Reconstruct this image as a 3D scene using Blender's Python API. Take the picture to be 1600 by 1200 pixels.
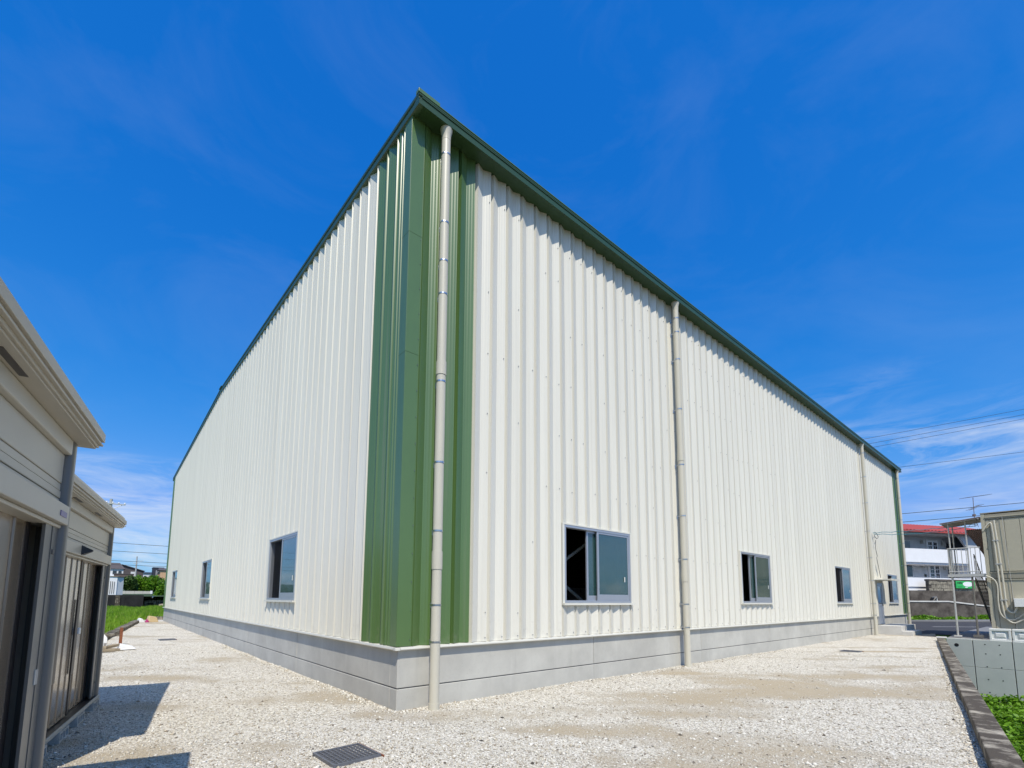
import bpy, math, random
import numpy as np
from mathutils import Matrix, Vector

random.seed(7)
RNG = np.random.default_rng(7)
for _o in list(bpy.data.objects):
    bpy.data.objects.remove(_o)
SC = bpy.context.scene
COL = SC.collection
R = math.radians

# ------------------------------------------------------------------ camera
CAM = Vector((-3.3676, -6.2802, 1.6))
YAW, PITCH, ROLL = 0.6964, 0.1118, 0.0074
fwd = Vector((math.sin(YAW) * math.cos(PITCH), math.cos(YAW) * math.cos(PITCH), math.sin(PITCH)))
rt = Vector((math.cos(YAW), -math.sin(YAW), 0))
up = rt.cross(fwd)
cr = math.cos(ROLL) * rt + math.sin(ROLL) * up
cu = -math.sin(ROLL) * rt + math.cos(ROLL) * up
cam = bpy.data.cameras.new('camera')
cam_o = bpy.data.objects.new('camera', cam)
COL.objects.link(cam_o)
cam.sensor_width = 36.0
cam.lens = 36.0 * 743.83 / 1600.0
cam.shift_x = (800 - 779.69) / 1600.0
cam.shift_y = (851.87 - 600) / 1600.0
cam.clip_start = 0.05
cam.clip_end = 4000
cam_o.matrix_world = Matrix(((cr.x, cu.x, -fwd.x, CAM.x), (cr.y, cu.y, -fwd.y, CAM.y), (cr.z, cu.z, -fwd.z, CAM.z), (0, 0, 0, 1)))
SC.camera = cam_o

# ------------------------------------------------------------------ sun, sky, exposure
SUN = Vector((-0.33, -0.58, 1.0)).normalized()
SUN_EL = math.asin(SUN.z)
SUN_ROT = math.atan2(SUN.x, SUN.y) % (2 * math.pi)
sl = bpy.data.lights.new('sun', 'SUN')
sl.energy = 5.0
sl.angle = R(0.5)
sl.color = (1.0, 0.92, 0.79)
so = bpy.data.objects.new('sun', sl)
COL.objects.link(so)
so.location = (-10, -18, 40)
so.rotation_euler = SUN.to_track_quat('Z', 'Y').to_euler()

world = bpy.data.worlds.new('World')
SC.world = world
world.use_nodes = True
wn, wl = world.node_tree.nodes, world.node_tree.links
wn.clear()
w_out = wn.new('ShaderNodeOutputWorld')
w_bg = wn.new('ShaderNodeBackground')
w_bg.inputs['Strength'].default_value = 0.15
sky = wn.new('ShaderNodeTexSky')
sky.sky_type = 'NISHITA'
sky.sun_disc = False
sky.sun_elevation = SUN_EL
sky.sun_rotation = SUN_ROT
sky.air_density = 1.0
sky.dust_density = 1.0
sky.ozone_density = 6.0
SKY_K = 0.15                      # background strength
# deep, polarised blue of the photograph: contrast per channel over the whole dome
ssep = wn.new('ShaderNodeSeparateColor')
wl.new(sky.outputs[0], ssep.inputs[0])
# thin high cloud, laid on a flat layer above the place
tc = wn.new('ShaderNodeTexCoord')
sep = wn.new('ShaderNodeSeparateXYZ')
wl.new(tc.outputs['Generated'], sep.inputs[0])


def wmath(op, a, b=None, clamp=False):
    n = wn.new('ShaderNodeMath')
    n.operation = op
    n.use_clamp = clamp
    for i, v in enumerate((a, b)):
        if v is None:
            continue
        if isinstance(v, (int, float)):
            n.inputs[i].default_value = v
        else:
            wl.new(v, n.inputs[i])
    return n.outputs[0]


def chan(out, k, g):
    return wmath('MULTIPLY', wmath('POWER', wmath('MULTIPLY', out, SKY_K), g), k / SKY_K)


sg_ = chan(ssep.outputs[1], 0.80, 0.92)
sr_ = wmath('MINIMUM', chan(ssep.outputs[0], 6.0, 2.9), wmath('MULTIPLY', sg_, 0.50))
sb_ = chan(ssep.outputs[2], 1.06, 0.5)
hs = wn.new('ShaderNodeCombineColor')
for _i, _c in enumerate((sr_, sg_, sb_)):
    wl.new(_c, hs.inputs[_i])
az_ = wmath('ARCTAN2', sep.outputs['X'], sep.outputs['Y'])
el_ = wmath('ARCSINE', sep.outputs['Z'])
comb = wn.new('ShaderNodeCombineXYZ')
wl.new(az_, comb.inputs[0])
wl.new(el_, comb.inputs[1])


def wnoise(scale, detail, rough, dist, loc, scl, rot=0.0):
    mp = wn.new('ShaderNodeMapping')
    mp.inputs['Location'].default_value = loc
    mp.inputs['Scale'].default_value = scl
    mp.inputs['Rotation'].default_value = (0, 0, rot)
    wl.new(comb.outputs[0], mp.inputs[0])
    n = wn.new('ShaderNodeTexNoise')
    n.inputs['Scale'].default_value = scale
    n.inputs['Detail'].default_value = detail
    n.inputs['Roughness'].default_value = rough
    n.inputs['Distortion'].default_value = dist
    wl.new(mp.outputs[0], n.inputs['Vector'])
    return n.outputs['Fac']


n1 = wnoise(1.0, 12, 0.66, 0.9, (3.1, 1.7, 0), (5.0, 26.0, 1), -0.16)
n2 = wnoise(1.0, 4, 0.55, 0.4, (21.7, 2.3, 0), (1.3, 7.0, 1), -0.12)
cl = wmath('MULTIPLY', wmath('SUBTRACT', n1, 0.40), 3.2, True)
cl2 = wmath('MULTIPLY', wmath('SUBTRACT', n2, 0.43), 6.0, True)
low = wmath('MULTIPLY', wmath('SUBTRACT', 0.40, el_), 4.2, True)
cloud = wmath('MULTIPLY', wmath('MULTIPLY', cl, cl2, True), wmath("MULTIPLY", low, 0.88), True)
# small heaped clouds close above the horizon
n3 = wnoise(1.0, 6, 0.55, 0.0, (9.0, 2.0, 0), (9, 22, 1))
lowest = wmath('MULTIPLY', wmath('SUBTRACT', 0.12, el_), 12.0, True)
heap = wmath('MULTIPLY', wmath('MULTIPLY', wmath('SUBTRACT', n3, 0.5), 6.0, True), wmath('MULTIPLY', lowest, 0.8), True)
n5 = wnoise(1.0, 9, 0.6, 0.7, (2.0, 6.0, 0), (2.2, 4.5, 1), -0.3)
faint = wmath('MULTIPLY', wmath('MULTIPLY', wmath('SUBTRACT', n5, 0.46), 4.0, True), 0.035)
cloud = wmath('MULTIPLY', wmath('MAXIMUM', wmath('MAXIMUM', cloud, faint), heap), wmath('MULTIPLY', sep.outputs['Z'], 60.0, True))
mixc = wn.new('ShaderNodeMixRGB')
mixc.inputs['Color2'].default_value = (6.0, 6.3, 6.7, 1)
wl.new(cloud, mixc.inputs['Fac'])
wl.new(hs.outputs[0], mixc.inputs['Color1'])
wl.new(mixc.outputs[0], w_bg.inputs['Color'])
wl.new(w_bg.outputs[0], w_out.inputs['Surface'])

SC.view_settings.view_transform = 'Standard'
SC.view_settings.look = 'None'
SC.view_settings.exposure = -0.08
SC.view_settings.gamma = 1.0
SC.view_settings.use_curve_mapping = False
SC.render.engine = 'CYCLES'
SC.cycles.max_bounces = 6
SC.cycles.diffuse_bounces = 3
SC.cycles.glossy_bounces = 3
SC.cycles.transparent_max_bounces = 8
SC.cycles.caustics_reflective = False
SC.cycles.caustics_refractive = False


# ------------------------------------------------------------------ materials
def pm(name, base, rough=0.6, metal=0.0, spec=0.5, var=0.0, vscale=3.0, bump=0.0, bscale=40.0, stretch=(1, 1, 1), col2=None, coat=0.0):
    """plain painted / mineral surface: base colour, a second tone by noise, fine relief"""
    m = bpy.data.materials.new(name)
    m.use_nodes = True
    nt = m.node_tree
    b = nt.nodes['Principled BSDF']
    b.inputs['Base Color'].default_value = (*base, 1)
    b.inputs['Roughness'].default_value = rough
    b.inputs['Metallic'].default_value = metal
    b.inputs['Specular IOR Level'].default_value = spec
    if coat:
        b.inputs['Coat Weight'].default_value = coat
        b.inputs['Coat Roughness'].default_value = 0.12
    if var or bump or col2:
        t = nt.nodes.new('ShaderNodeTexCoord')
        mp = nt.nodes.new('ShaderNodeMapping')
        mp.inputs['Scale'].default_value = stretch
        nt.links.new(t.outputs['Object'], mp.inputs[0])
    if var or col2:
        n = nt.nodes.new('ShaderNodeTexNoise')
        n.inputs['Scale'].default_value = vscale
        n.inputs['Detail'].default_value = 7
        n.inputs['Roughness'].default_value = 0.65
        nt.links.new(mp.outputs[0], n.inputs['Vector'])
        cr_ = nt.nodes.new('ShaderNodeValToRGB')
        c2 = col2 if col2 else tuple(max(0, x * (1 - var)) for x in base)
        cr_.color_ramp.elements[0].position = 0.33
        cr_.color_ramp.elements[0].color = (*c2, 1)
        cr_.color_ramp.elements[1].position = 0.66
        cr_.color_ramp.elements[1].color = (*base, 1)
        nt.links.new(n.outputs['Fac'], cr_.inputs[0])
        nt.links.new(cr_.outputs[0], b.inputs['Base Color'])
    if bump:
        n = nt.nodes.new('ShaderNodeTexNoise')
        n.inputs['Scale'].default_value = bscale
        n.inputs['Detail'].default_value = 5
        nt.links.new(mp.outputs[0], n.inputs['Vector'])
        bp = nt.nodes.new('ShaderNodeBump')
        bp.inputs['Strength'].default_value = bump
        bp.inputs['Distance'].default_value = 0.01
        nt.links.new(n.outputs['Fac'], bp.inputs['Height'])
        nt.links.new(bp.outputs[0], b.inputs['Normal'])
    return m


def cladding(name, base, rough, spec, tint):
    """profiled steel sheet: pressed fine stiffening lines along the sheet, faint streaks"""
    m = bpy.data.materials.new(name)
    m.use_nodes = True
    nt = m.node_tree
    L = nt.links
    b = nt.nodes['Principled BSDF']
    b.inputs['Roughness'].default_value = rough
    b.inputs['Specular IOR Level'].default_value = spec
    t = nt.nodes.new('ShaderNodeTexCoord')
    s = nt.nodes.new('ShaderNodeSeparateXYZ')
    L.new(t.outputs['Object'], s.inputs[0])
    a = nt.nodes.new('ShaderNodeMath')
    a.operation = 'ADD'
    L.new(s.outputs['X'], a.inputs[0])
    L.new(s.outputs['Y'], a.inputs[1])
    k = nt.nodes.new('ShaderNodeMath')
    k.operation = 'MULTIPLY'
    k.inputs[1].default_value = 2 * math.pi / 0.0302
    L.new(a.outputs[0], k.inputs[0])
    sn = nt.nodes.new('ShaderNodeMath')
    sn.operation = 'SINE'
    L.new(k.outputs[0], sn.inputs[0])
    pw = nt.nodes.new('ShaderNodeMath')
    pw.operation = 'MULTIPLY'
    pw.inputs[1].default_value = 0.5
    L.new(sn.outputs[0], pw.inputs[0])
    bp = nt.nodes.new('ShaderNodeBump')
    bp.inputs['Strength'].default_value = 0.55
    bp.inputs['Distance'].default_value = 0.0028
    L.new(pw.outputs[0], bp.inputs['Height'])
    L.new(bp.outputs[0], b.inputs['Normal'])
    mp = nt.nodes.new('ShaderNodeMapping')
    mp.inputs['Scale'].default_value = (7, 7, 0.25)
    L.new(t.outputs['Object'], mp.inputs[0])
    n = nt.nodes.new('ShaderNodeTexNoise')
    n.inputs['Scale'].default_value = 1.0
    n.inputs['Detail'].default_value = 4
    L.new(mp.outputs[0], n.inputs['Vector'])
    cr_ = nt.nodes.new('ShaderNodeValToRGB')
    cr_.color_ramp.elements[0].position = 0.3
    cr_.color_ramp.elements[0].color = (*tint, 1)
    cr_.color_ramp.elements[1].position = 0.7
    cr_.color_ramp.elements[1].color = (*base, 1)
    L.new(n.outputs['Fac'], cr_.inputs[0])
    # rain runs and mud splashed up from the yard
    mp2 = nt.nodes.new('ShaderNodeMapping')
    mp2.inputs['Scale'].default_value = (16, 16, 0.16)
    L.new(t.outputs['Object'], mp2.inputs[0])
    nr_ = nt.nodes.new('ShaderNodeTexNoise')
    nr_.inputs['Scale'].default_value = 1.0
    nr_.inputs['Detail'].default_value = 3
    L.new(mp2.outputs[0], nr_.inputs['Vector'])
    ns_ = nt.nodes.new('ShaderNodeTexNoise')
    ns_.inputs['Scale'].default_value = 9.0
    ns_.inputs['Detail'].default_value = 6
    L.new(t.outputs['Object'], ns_.inputs['Vector'])
    zr_ = nt.nodes.new('ShaderNodeMapRange')
    zr_.inputs['From Min'].default_value = 0.9
    zr_.inputs['From Max'].default_value = 1.7
    zr_.inputs['To Min'].default_value = 0.50
    zr_.inputs['To Max'].default_value = 0.72
    L.new(s.outputs['Z'], zr_.inputs['Value'])
    gt = nt.nodes.new('ShaderNodeMath')
    gt.operation = 'SUBTRACT'
    L.new(ns_.outputs['Fac'], gt.inputs[0])
    L.new(zr_.outputs[0], gt.inputs[1])
    sp_ = nt.nodes.new('ShaderNodeMath')
    sp_.operation = 'MULTIPLY'
    sp_.use_clamp = True
    sp_.inputs[1].default_value = 3.0
    L.new(gt.outputs[0], sp_.inputs[0])
    rr_ = nt.nodes.new('ShaderNodeMapRange')
    rr_.inputs['From Min'].default_value = 0.56
    rr_.inputs['From Max'].default_value = 0.75
    rr_.inputs['To Max'].default_value = 0.55
    L.new(nr_.outputs['Fac'], rr_.inputs['Value'])
    mxd = nt.nodes.new('ShaderNodeMath')
    mxd.operation = 'MAXIMUM'
    L.new(sp_.outputs[0], mxd.inputs[0])
    L.new(rr_.outputs[0], mxd.inputs[1])
    dk = nt.nodes.new('ShaderNodeMath')
    dk.operation = 'MULTIPLY'
    dk.inputs[1].default_value = 0.30
    L.new(mxd.outputs[0], dk.inputs[0])
    dm = nt.nodes.new('ShaderNodeMixRGB')
    dm.inputs['Color2'].default_value = (0.33, 0.30, 0.24, 1)
    L.new(dk.outputs[0], dm.inputs['Fac'])
    L.new(cr_.outputs[0], dm.inputs['Color1'])
    # each sheet differs a touch
    oi = nt.nodes.new('ShaderNodeObjectInfo')
    mr = nt.nodes.new('ShaderNodeMapRange')
    mr.inputs['To Min'].default_value = 0.955
    mr.inputs['To Max'].default_value = 1.0
    L.new(oi.outputs['Random'], mr.inputs['Value'])
    mx = nt.nodes.new('ShaderNodeMixRGB')
    mx.blend_type = 'MULTIPLY'
    mx.inputs['Fac'].default_value = 1
    L.new(dm.outputs[0], mx.inputs['Color1'])
    L.new(mr.outputs[0], mx.inputs['Color2'])
    L.new(mx.outputs[0], b.inputs['Base Color'])
    return m


def island_mat(name, cols, rough=0.8, transl=0.0, spec=0.3):
    """each loose piece (stone, leaf) takes its own tone"""
    m = bpy.data.materials.new(name)
    m.use_nodes = True
    nt = m.node_tree
    b = nt.nodes['Principled BSDF']
    b.inputs['Roughness'].default_value = rough
    b.inputs['Specular IOR Level'].default_value = spec
    g = nt.nodes.new('ShaderNodeNewGeometry')
    cr_ = nt.nodes.new('ShaderNodeValToRGB')
    cr_.color_ramp.interpolation = 'LINEAR'
    e = cr_.color_ramp.elements
    while len(e) < len(cols):
        e.new(0.5)
    for i, (p, c) in enumerate(cols):
        e[i].position = p
        e[i].color = (*c, 1)
    nt.links.new(g.outputs['Random Per Island'], cr_.inputs[0])
    nt.links.new(cr_.outputs[0], b.inputs['Base Color'])
    if transl:
        tr = nt.nodes.new('ShaderNodeBsdfTranslucent')
        nt.links.new(cr_.outputs[0], tr.inputs['Color'])
        mx = nt.nodes.new('ShaderNodeMixShader')
        mx.inputs[0].default_value = transl
        nt.links.new(b.outputs[0], mx.inputs[1])
        nt.links.new(tr.outputs[0], mx.inputs[2])
        nt.links.new(mx.outputs[0], nt.nodes['Material Output'].inputs['Surface'])
    return m


def gravel_mat():
    m = bpy.data.materials.new('crushed_gravel')
    m.use_nodes = True
    nt = m.node_tree
    L = nt.links
    N = nt.nodes.new
    b = nt.nodes['Principled BSDF']
    b.inputs['Roughness'].default_value = 0.9
    b.inputs['Specular IOR Level'].default_value = 0.25
    t = N('ShaderNodeTexCoord')

    def voro(scale):
        v = N('ShaderNodeTexVoronoi')
        v.inputs['Scale'].default_value = scale
        L.new(t.outputs['Object'], v.inputs['Vector'])
        return v

    def ramp(src, stops):
        r = N('ShaderNodeValToRGB')
        e = r.color_ramp.elements
        while len(e) < len(stops):
            e.new(0.5)
        for i, (p, c) in enumerate(stops):
            e[i].position = p
            e[i].color = (*c, 1)
        L.new(src, r.inputs[0])
        return r.outputs[0]
    v1 = voro(55)
    v2 = voro(120)
    sp = N('ShaderNodeSeparateColor')
    L.new(v1.outputs['Color'], sp.inputs[0])
    stone = ramp(sp.outputs[0], [(0.0, (0.10, 0.09, 0.08)), (0.10, (0.34, 0.295, 0.235)), (0.35, (0.57, 0.53, 0.455)), (0.7, (0.68, 0.645, 0.57)), (1.0, (0.82, 0.795, 0.72))])
    sp2 = N('ShaderNodeSeparateColor')
    L.new(v2.outputs['Color'], sp2.inputs[0])
    fine = ramp(sp2.outputs[1], [(0.0, (0.27, 0.22, 0.155)), (0.5, (0.47, 0.42, 0.335)), (1.0, (0.60, 0.555, 0.47))])
    # sandy, trodden places (same layout as the loose stones) broken up by fine noise
    at = N('ShaderNodeAttribute')
    at.attribute_name = 'sand'
    n1 = N('ShaderNodeTexNoise')
    n1.inputs['Scale'].default_value = 14
    n1.inputs['Detail'].default_value = 6
    n1.inputs['Roughness'].default_value = 0.7
    L.new(t.outputs['Object'], n1.inputs['Vector'])
    ad = N('ShaderNodeMath')
    ad.operation = 'MULTIPLY_ADD'
    ad.inputs[1].default_value = 1.1
    ad.inputs[2].default_value = -0.55
    L.new(n1.outputs['Fac'], ad.inputs[0])
    sm = N('ShaderNodeMath')
    sm.operation = 'ADD'
    L.new(ad.outputs[0], sm.inputs[0])
    L.new(at.outputs['Fac'], sm.inputs[1])
    pf = ramp(sm.outputs[0], [(0.12, (0, 0, 0)), (0.5, (1, 1, 1))])
    mx = N('ShaderNodeMixRGB')
    L.new(pf, mx.inputs['Fac'])
    L.new(stone, mx.inputs['Color1'])
    L.new(fine, mx.inputs['Color2'])
    sf = ramp(sm.outputs[0], [(0.45, (0, 0, 0)), (1.0, (0.8, 0.8, 0.8))])
    mx2 = N('ShaderNodeMixRGB')
    L.new(sf, mx2.inputs['Fac'])
    L.new(mx.outputs[0], mx2.inputs['Color1'])
    mx2.inputs['Color2'].default_value = (0.42, 0.35, 0.245, 1)
    L.new(mx2.outputs[0], b.inputs['Base Color'])
    bp = N('ShaderNodeBump')
    bp.inputs['Strength'].default_value = 0.8
    bp.inputs['Distance'].default_value = 0.018
    bp.invert = True
    L.new(v1.outputs['Distance'], bp.inputs['Height'])
    L.new(bp.outputs[0], b.inputs['Normal'])
    return m


M = {}
M['white_clad'] = cladding('cream_white_steel', (0.725, 0.705, 0.625), 0.38, 0.6, (0.675, 0.655, 0.58))
M['green_clad'] = cladding('green_steel', (0.090, 0.168, 0.046), 0.32, 1.0, (0.078, 0.15, 0.041))
M['green_trim'] = pm('green_painted_steel', (0.090, 0.168, 0.048), 0.34, 0, 0.9, 0.08, 2)
M['green_dark'] = pm('dark_green_painted_steel', (0.034, 0.074, 0.028), 0.38, 0, 0.5, 0.08, 2)
M['cream'] = pm('cream_trim', (0.70, 0.685, 0.61), 0.45, 0, 0.5, 0.05, 3)
M['pvc'] = pm('beige_pvc', (0.56, 0.53, 0.44), 0.42, 0, 0.5, 0.07, 1.5, stretch=(4, 4, 0.6))
M['steel'] = pm('zinc_steel', (0.55, 0.56, 0.58), 0.3, 1.0, 0.5)
M['alu'] = pm('anodised_aluminium', (0.44, 0.47, 0.52), 0.38, 0.5, 0.5, 0.05, 4)
M['glass'] = pm('frosted_glass', (0.025, 0.075, 0.07), 0.10, 0, 0.9, 0.2, 3, 0.35, 120)
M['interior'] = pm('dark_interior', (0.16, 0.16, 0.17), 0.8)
M['conc_found'] = pm('smooth_concrete', (0.57, 0.555, 0.505), 0.8, 0, 0.3, 0, 1.1, 0.15, 60, col2=(0.48, 0.468, 0.43), stretch=(1, 1, 0.7))
M['conc_old'] = pm('weathered_concrete', (0.42, 0.38, 0.31), 0.9, 0, 0.3, 0, 3.4, 0.9, 45, col2=(0.075, 0.062, 0.048), stretch=(1.2, 1.0, 1))
_rmp = [n_ for n_ in M['conc_old'].node_tree.nodes if n_.type == 'VALTORGB'][0]
_rmp.color_ramp.elements[0].position = 0.47
_rmp.color_ramp.elements[1].position = 0.68
M['conc_new'] = pm('fresh_formed_concrete', (0.50, 0.52, 0.49), 0.75, 0, 0.35, 0, 0.9, 0.1, 40, col2=(0.43, 0.455, 0.43))
M['conc_light'] = pm('pale_concrete', (0.62, 0.61, 0.58), 0.85, 0, 0.3, 0.14, 2.5, 0.2, 50)
M['conc_dark'] = pm('stained_retaining_wall', (0.15, 0.132, 0.115), 0.95, 0, 0.2, 0, 1.1, 0.6, 14, col2=(0.045, 0.038, 0.033), stretch=(1, 1, 1.3))
M['conc_black'] = pm('blackened_wall', (0.035, 0.034, 0.036), 0.95, 0, 0.2, 0.5, 1.0, 0.5, 10)
M['block'] = pm('concrete_block', (0.56, 0.54, 0.49), 0.95, 0, 0.2, 0.2, 12, 0.6, 120)
M['stone'] = pm('rough_stone_block', (0.36, 0.33, 0.26), 0.95, 0, 0.2, 0, 5, 0.8, 22, col2=(0.11, 0.10, 0.085))
M['gravel'] = gravel_mat()
M['stones'] = island_mat('loose_stone', [(0.0, (0.05, 0.045, 0.04)), (0.03, (0.25, 0.205, 0.15)), (0.14, (0.44, 0.385, 0.30)), (0.5, (0.60, 0.565, 0.48)), (0.85, (0.67, 0.64, 0.565)), (1.0, (0.80, 0.775, 0.71))], 0.85)
M['soil'] = pm('soil', (0.16, 0.135, 0.09), 0.95, 0, 0.2, 0.45, 2, 0.8, 20)
M['turf'] = pm('turf', (0.13, 0.24, 0.025), 0.95, 0, 0.2, 0.5, 0.8, 0.6, 15)
M['hill'] = pm('hillside', (0.055, 0.085, 0.035), 0.95, 0, 0.2, 0.45, 0.05)
M['asphalt'] = pm('asphalt', (0.060, 0.060, 0.066), 0.88, 0, 0.3, 0.25, 1.5, 0.5, 140)
M['pave'] = pm('pavement', (0.22, 0.22, 0.225), 0.9, 0, 0.3, 0.15, 1.2, 0.3, 60)
M['paint'] = pm('road_paint', (0.72, 0.72, 0.70), 0.7, 0, 0.3, 0.2, 9)
M['grass'] = island_mat('grass_blade', [(0.0, (0.12, 0.24, 0.012)), (0.5, (0.19, 0.36, 0.02)), (0.9, (0.25, 0.42, 0.03)), (1.0, (0.34, 0.32, 0.10))], 0.6, 0.35)
M['leaf'] = island_mat('leaf', [(0.0, (0.075, 0.17, 0.010)), (0.5, (0.14, 0.31, 0.016)), (1.0, (0.21, 0.40, 0.03))], 0.5, 0.35)
M['leaf_dark'] = island_mat('shrub_leaf', [(0.0, (0.025, 0.06, 0.012)), (0.5, (0.05, 0.11, 0.02)), (1.0, (0.10, 0.17, 0.035))], 0.55, 0.25)
M['bark'] = pm('bark', (0.10, 0.075, 0.05), 0.95, 0, 0.2, 0.3, 20)
M['shed_cream'] = pm('shed_cream_steel', (0.50, 0.465, 0.385), 0.38, 0, 0.5, 0.05, 2, 0.05, 300)
M['shed_beige'] = pm('shed_beige_steel', (0.46, 0.415, 0.33), 0.38, 0, 0.5, 0.05, 2)
M['shed_post'] = pm('shed_grey_post', (0.165, 0.16, 0.145), 0.34, 0.1, 0.5, 0.05, 2)
M['shed_door'] = pm('shed_bronze_door', (0.29, 0.23, 0.165), 0.2, 0.25, 0.5, 0.06, 1.5, stretch=(1, 1, 0.4), coat=0.4)
M['shed_door_dark'] = pm('shed_dark_bronze', (0.045, 0.036, 0.030), 0.42, 0.1, 0.5)
M['black'] = pm('black_plastic', (0.012, 0.012, 0.013), 0.45)
M['cast_iron'] = pm('galvanised_grating', (0.19, 0.20, 0.23), 0.5, 0.45, 0.5, 0.25, 12)
M['rust'] = pm('rusty_edge', (0.28, 0.10, 0.05), 0.85, 0, 0.3, 0.4, 20)
M['violet'] = pm('violet_plate', (0.14, 0.12, 0.30), 0.35)
M['white_paint'] = pm('white_wall_paint', (0.78, 0.79, 0.82), 0.8, 0, 0.3, 0.05, 1.5)
M['shade_wall'] = pm('shaded_white_render', (0.50, 0.52, 0.55), 0.85, 0, 0.3, 0.12, 1.2)  # white wall with the shade of the open galleries put into its colour
M['red_roof'] = pm('red_painted_roof', (0.40, 0.068, 0.056), 0.6, 0, 0.4, 0.15, 1.5)
M['prefab'] = pm('prefab_beige', (0.45, 0.415, 0.315), 0.6, 0, 0.4, 0.06, 3, 0.35, 55, stretch=(1, 1, 3))
M['prefab_trim'] = pm('prefab_grey_beige', (0.31, 0.285, 0.22), 0.55, 0, 0.4, 0.08, 3)
M['galv'] = pm('galvanised_paint', (0.50, 0.50, 0.48), 0.5, 0.2, 0.5, 0.12, 8)
M['galv_dark'] = pm('worn_dark_steel', (0.20, 0.185, 0.165), 0.6, 0.2, 0.5, 0.25, 8)
M['brown_sheet'] = pm('brown_corrugated_sheet', (0.23, 0.165, 0.16), 0.6, 0, 0.4, 0.15, 4)
M['white_plastic'] = pm('white_plastic', (0.78, 0.78, 0.75), 0.5, 0, 0.5, 0.08, 4)
M['signgreen'] = pm('sign_green', (0.03, 0.42, 0.10), 0.5)
M['signwhite'] = pm('sign_white', (0.78, 0.80, 0.80), 0.5)
M['signblack'] = pm('sign_black', (0.015, 0.02, 0.015), 0.6)
M['wire'] = pm('black_wire', (0.02, 0.022, 0.03), 0.6)
M['teal'] = pm('blue_green_cable', (0.03, 0.22, 0.30), 0.5)
M['orange'] = pm('orange_panel', (0.55, 0.17, 0.03), 0.7)
M['navy'] = pm('navy_siding', (0.035, 0.04, 0.06), 0.7, 0, 0.4, 0.15, 1)
M['tan'] = pm('tan_render', (0.58, 0.38, 0.23), 0.85, 0, 0.3, 0.08, 1)
M['brown_roof'] = pm('brown_grey_roof', (0.10, 0.085, 0.085), 0.7, 0, 0.4, 0.2, 1)
M['brown_wall'] = pm('brown_siding', (0.14, 0.105, 0.095), 0.8, 0, 0.3, 0.15, 1)
M['far_white'] = pm('far_white_render', (0.68, 0.69, 0.70), 0.85, 0, 0.3, 0.06, 1)
M['win_dark'] = pm('dark_window_glass', (0.03, 0.035, 0.045), 0.12, 0, 0.8)
M['pole'] = pm('pole_concrete', (0.42, 0.42, 0.41), 0.85, 0, 0.3, 0.1, 3)
M['wood'] = pm('old_timber', (0.40, 0.33, 0.24), 0.9, 0, 0.2, 0.4, 9, 0.4, 50, stretch=(0.3, 4, 4))
M['bag'] = pm('white_sack', (0.76, 0.76, 0.77), 0.6, 0, 0.4, 0.1, 8, 0.5, 25)
M['paper'] = pm('tan_paper_bag', (0.62, 0.47, 0.27), 0.8, 0, 0.3, 0.25, 20, 0.4, 40)
M['magenta'] = pm('magenta_wrapper', (0.35, 0.03, 0.14), 0.5)


def screen_mat():
    m = bpy.data.materials.new('insect_screen')
    m.use_nodes = True
    nt = m.node_tree
    b = nt.nodes['Principled BSDF']
    b.inputs['Base Color'].default_value = (0.012, 0.012, 0.016, 1)
    b.inputs['Roughness'].default_value = 0.8
    t = nt.nodes.new('ShaderNodeBsdfTransparent')
    mx = nt.nodes.new('ShaderNodeMixShader')
    mx.inputs[0].default_value = 0.35
    nt.links.new(t.outputs[0], mx.inputs[1])
    nt.links.new(b.outputs[0], mx.inputs[2])
    nt.links.new(mx.outputs[0], nt.nodes['Material Output'].inputs['Surface'])
    return m


def glass_mat():
    """lightly frosted greenish pane: mirrors a little, lets the sash behind show through"""
    m = bpy.data.materials.new('frosted_pane')
    m.use_nodes = True
    nt = m.node_tree
    b = nt.nodes['Principled BSDF']
    b.inputs['Base Color'].default_value = (0.032, 0.085, 0.082, 1)
    b.inputs['Roughness'].default_value = 0.12
    b.inputs['Coat Weight'].default_value = 1.0
    b.inputs['Coat Roughness'].default_value = 0.03
    b.inputs['Coat IOR'].default_value = 1.8
    b.inputs['Specular IOR Level'].default_value = 1.0
    t = nt.nodes.new('ShaderNodeTexCoord')
    n = nt.nodes.new('ShaderNodeTexNoise')
    n.inputs['Scale'].default_value = 75
    n.inputs['Detail'].default_value = 3
    nt.links.new(t.outputs['Object'], n.inputs['Vector'])
    n2 = nt.nodes.new('ShaderNodeTexNoise')
    n2.inputs['Scale'].default_value = 1.7
    nt.links.new(t.outputs['Object'], n2.inputs['Vector'])
    ad = nt.nodes.new('ShaderNodeMath')
    ad.operation = 'MULTIPLY_ADD'
    ad.inputs[1].default_value = 0.12
    nt.links.new(n.outputs['Fac'], ad.inputs[0])
    nt.links.new(n2.outputs['Fac'], ad.inputs[2])
    bp = nt.nodes.new('ShaderNodeBump')
    bp.inputs['Strength'].default_value = 0.35
    bp.inputs['Distance'].default_value = 0.02
    nt.links.new(ad.outputs[0], bp.inputs['Height'])
    nt.links.new(bp.outputs[0], b.inputs['Normal'])
    tr = nt.nodes.new('ShaderNodeBsdfTransparent')
    tr.inputs['Color'].default_value = (0.62, 0.85, 0.82, 1)
    mx = nt.nodes.new('ShaderNodeMixShader')
    mx.inputs[0].default_value = 0.72
    nt.links.new(tr.outputs[0], mx.inputs[1])
    nt.links.new(b.outputs[0], mx.inputs[2])
    nt.links.new(mx.outputs[0], nt.nodes['Material Output'].inputs['Surface'])
    return m


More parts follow.
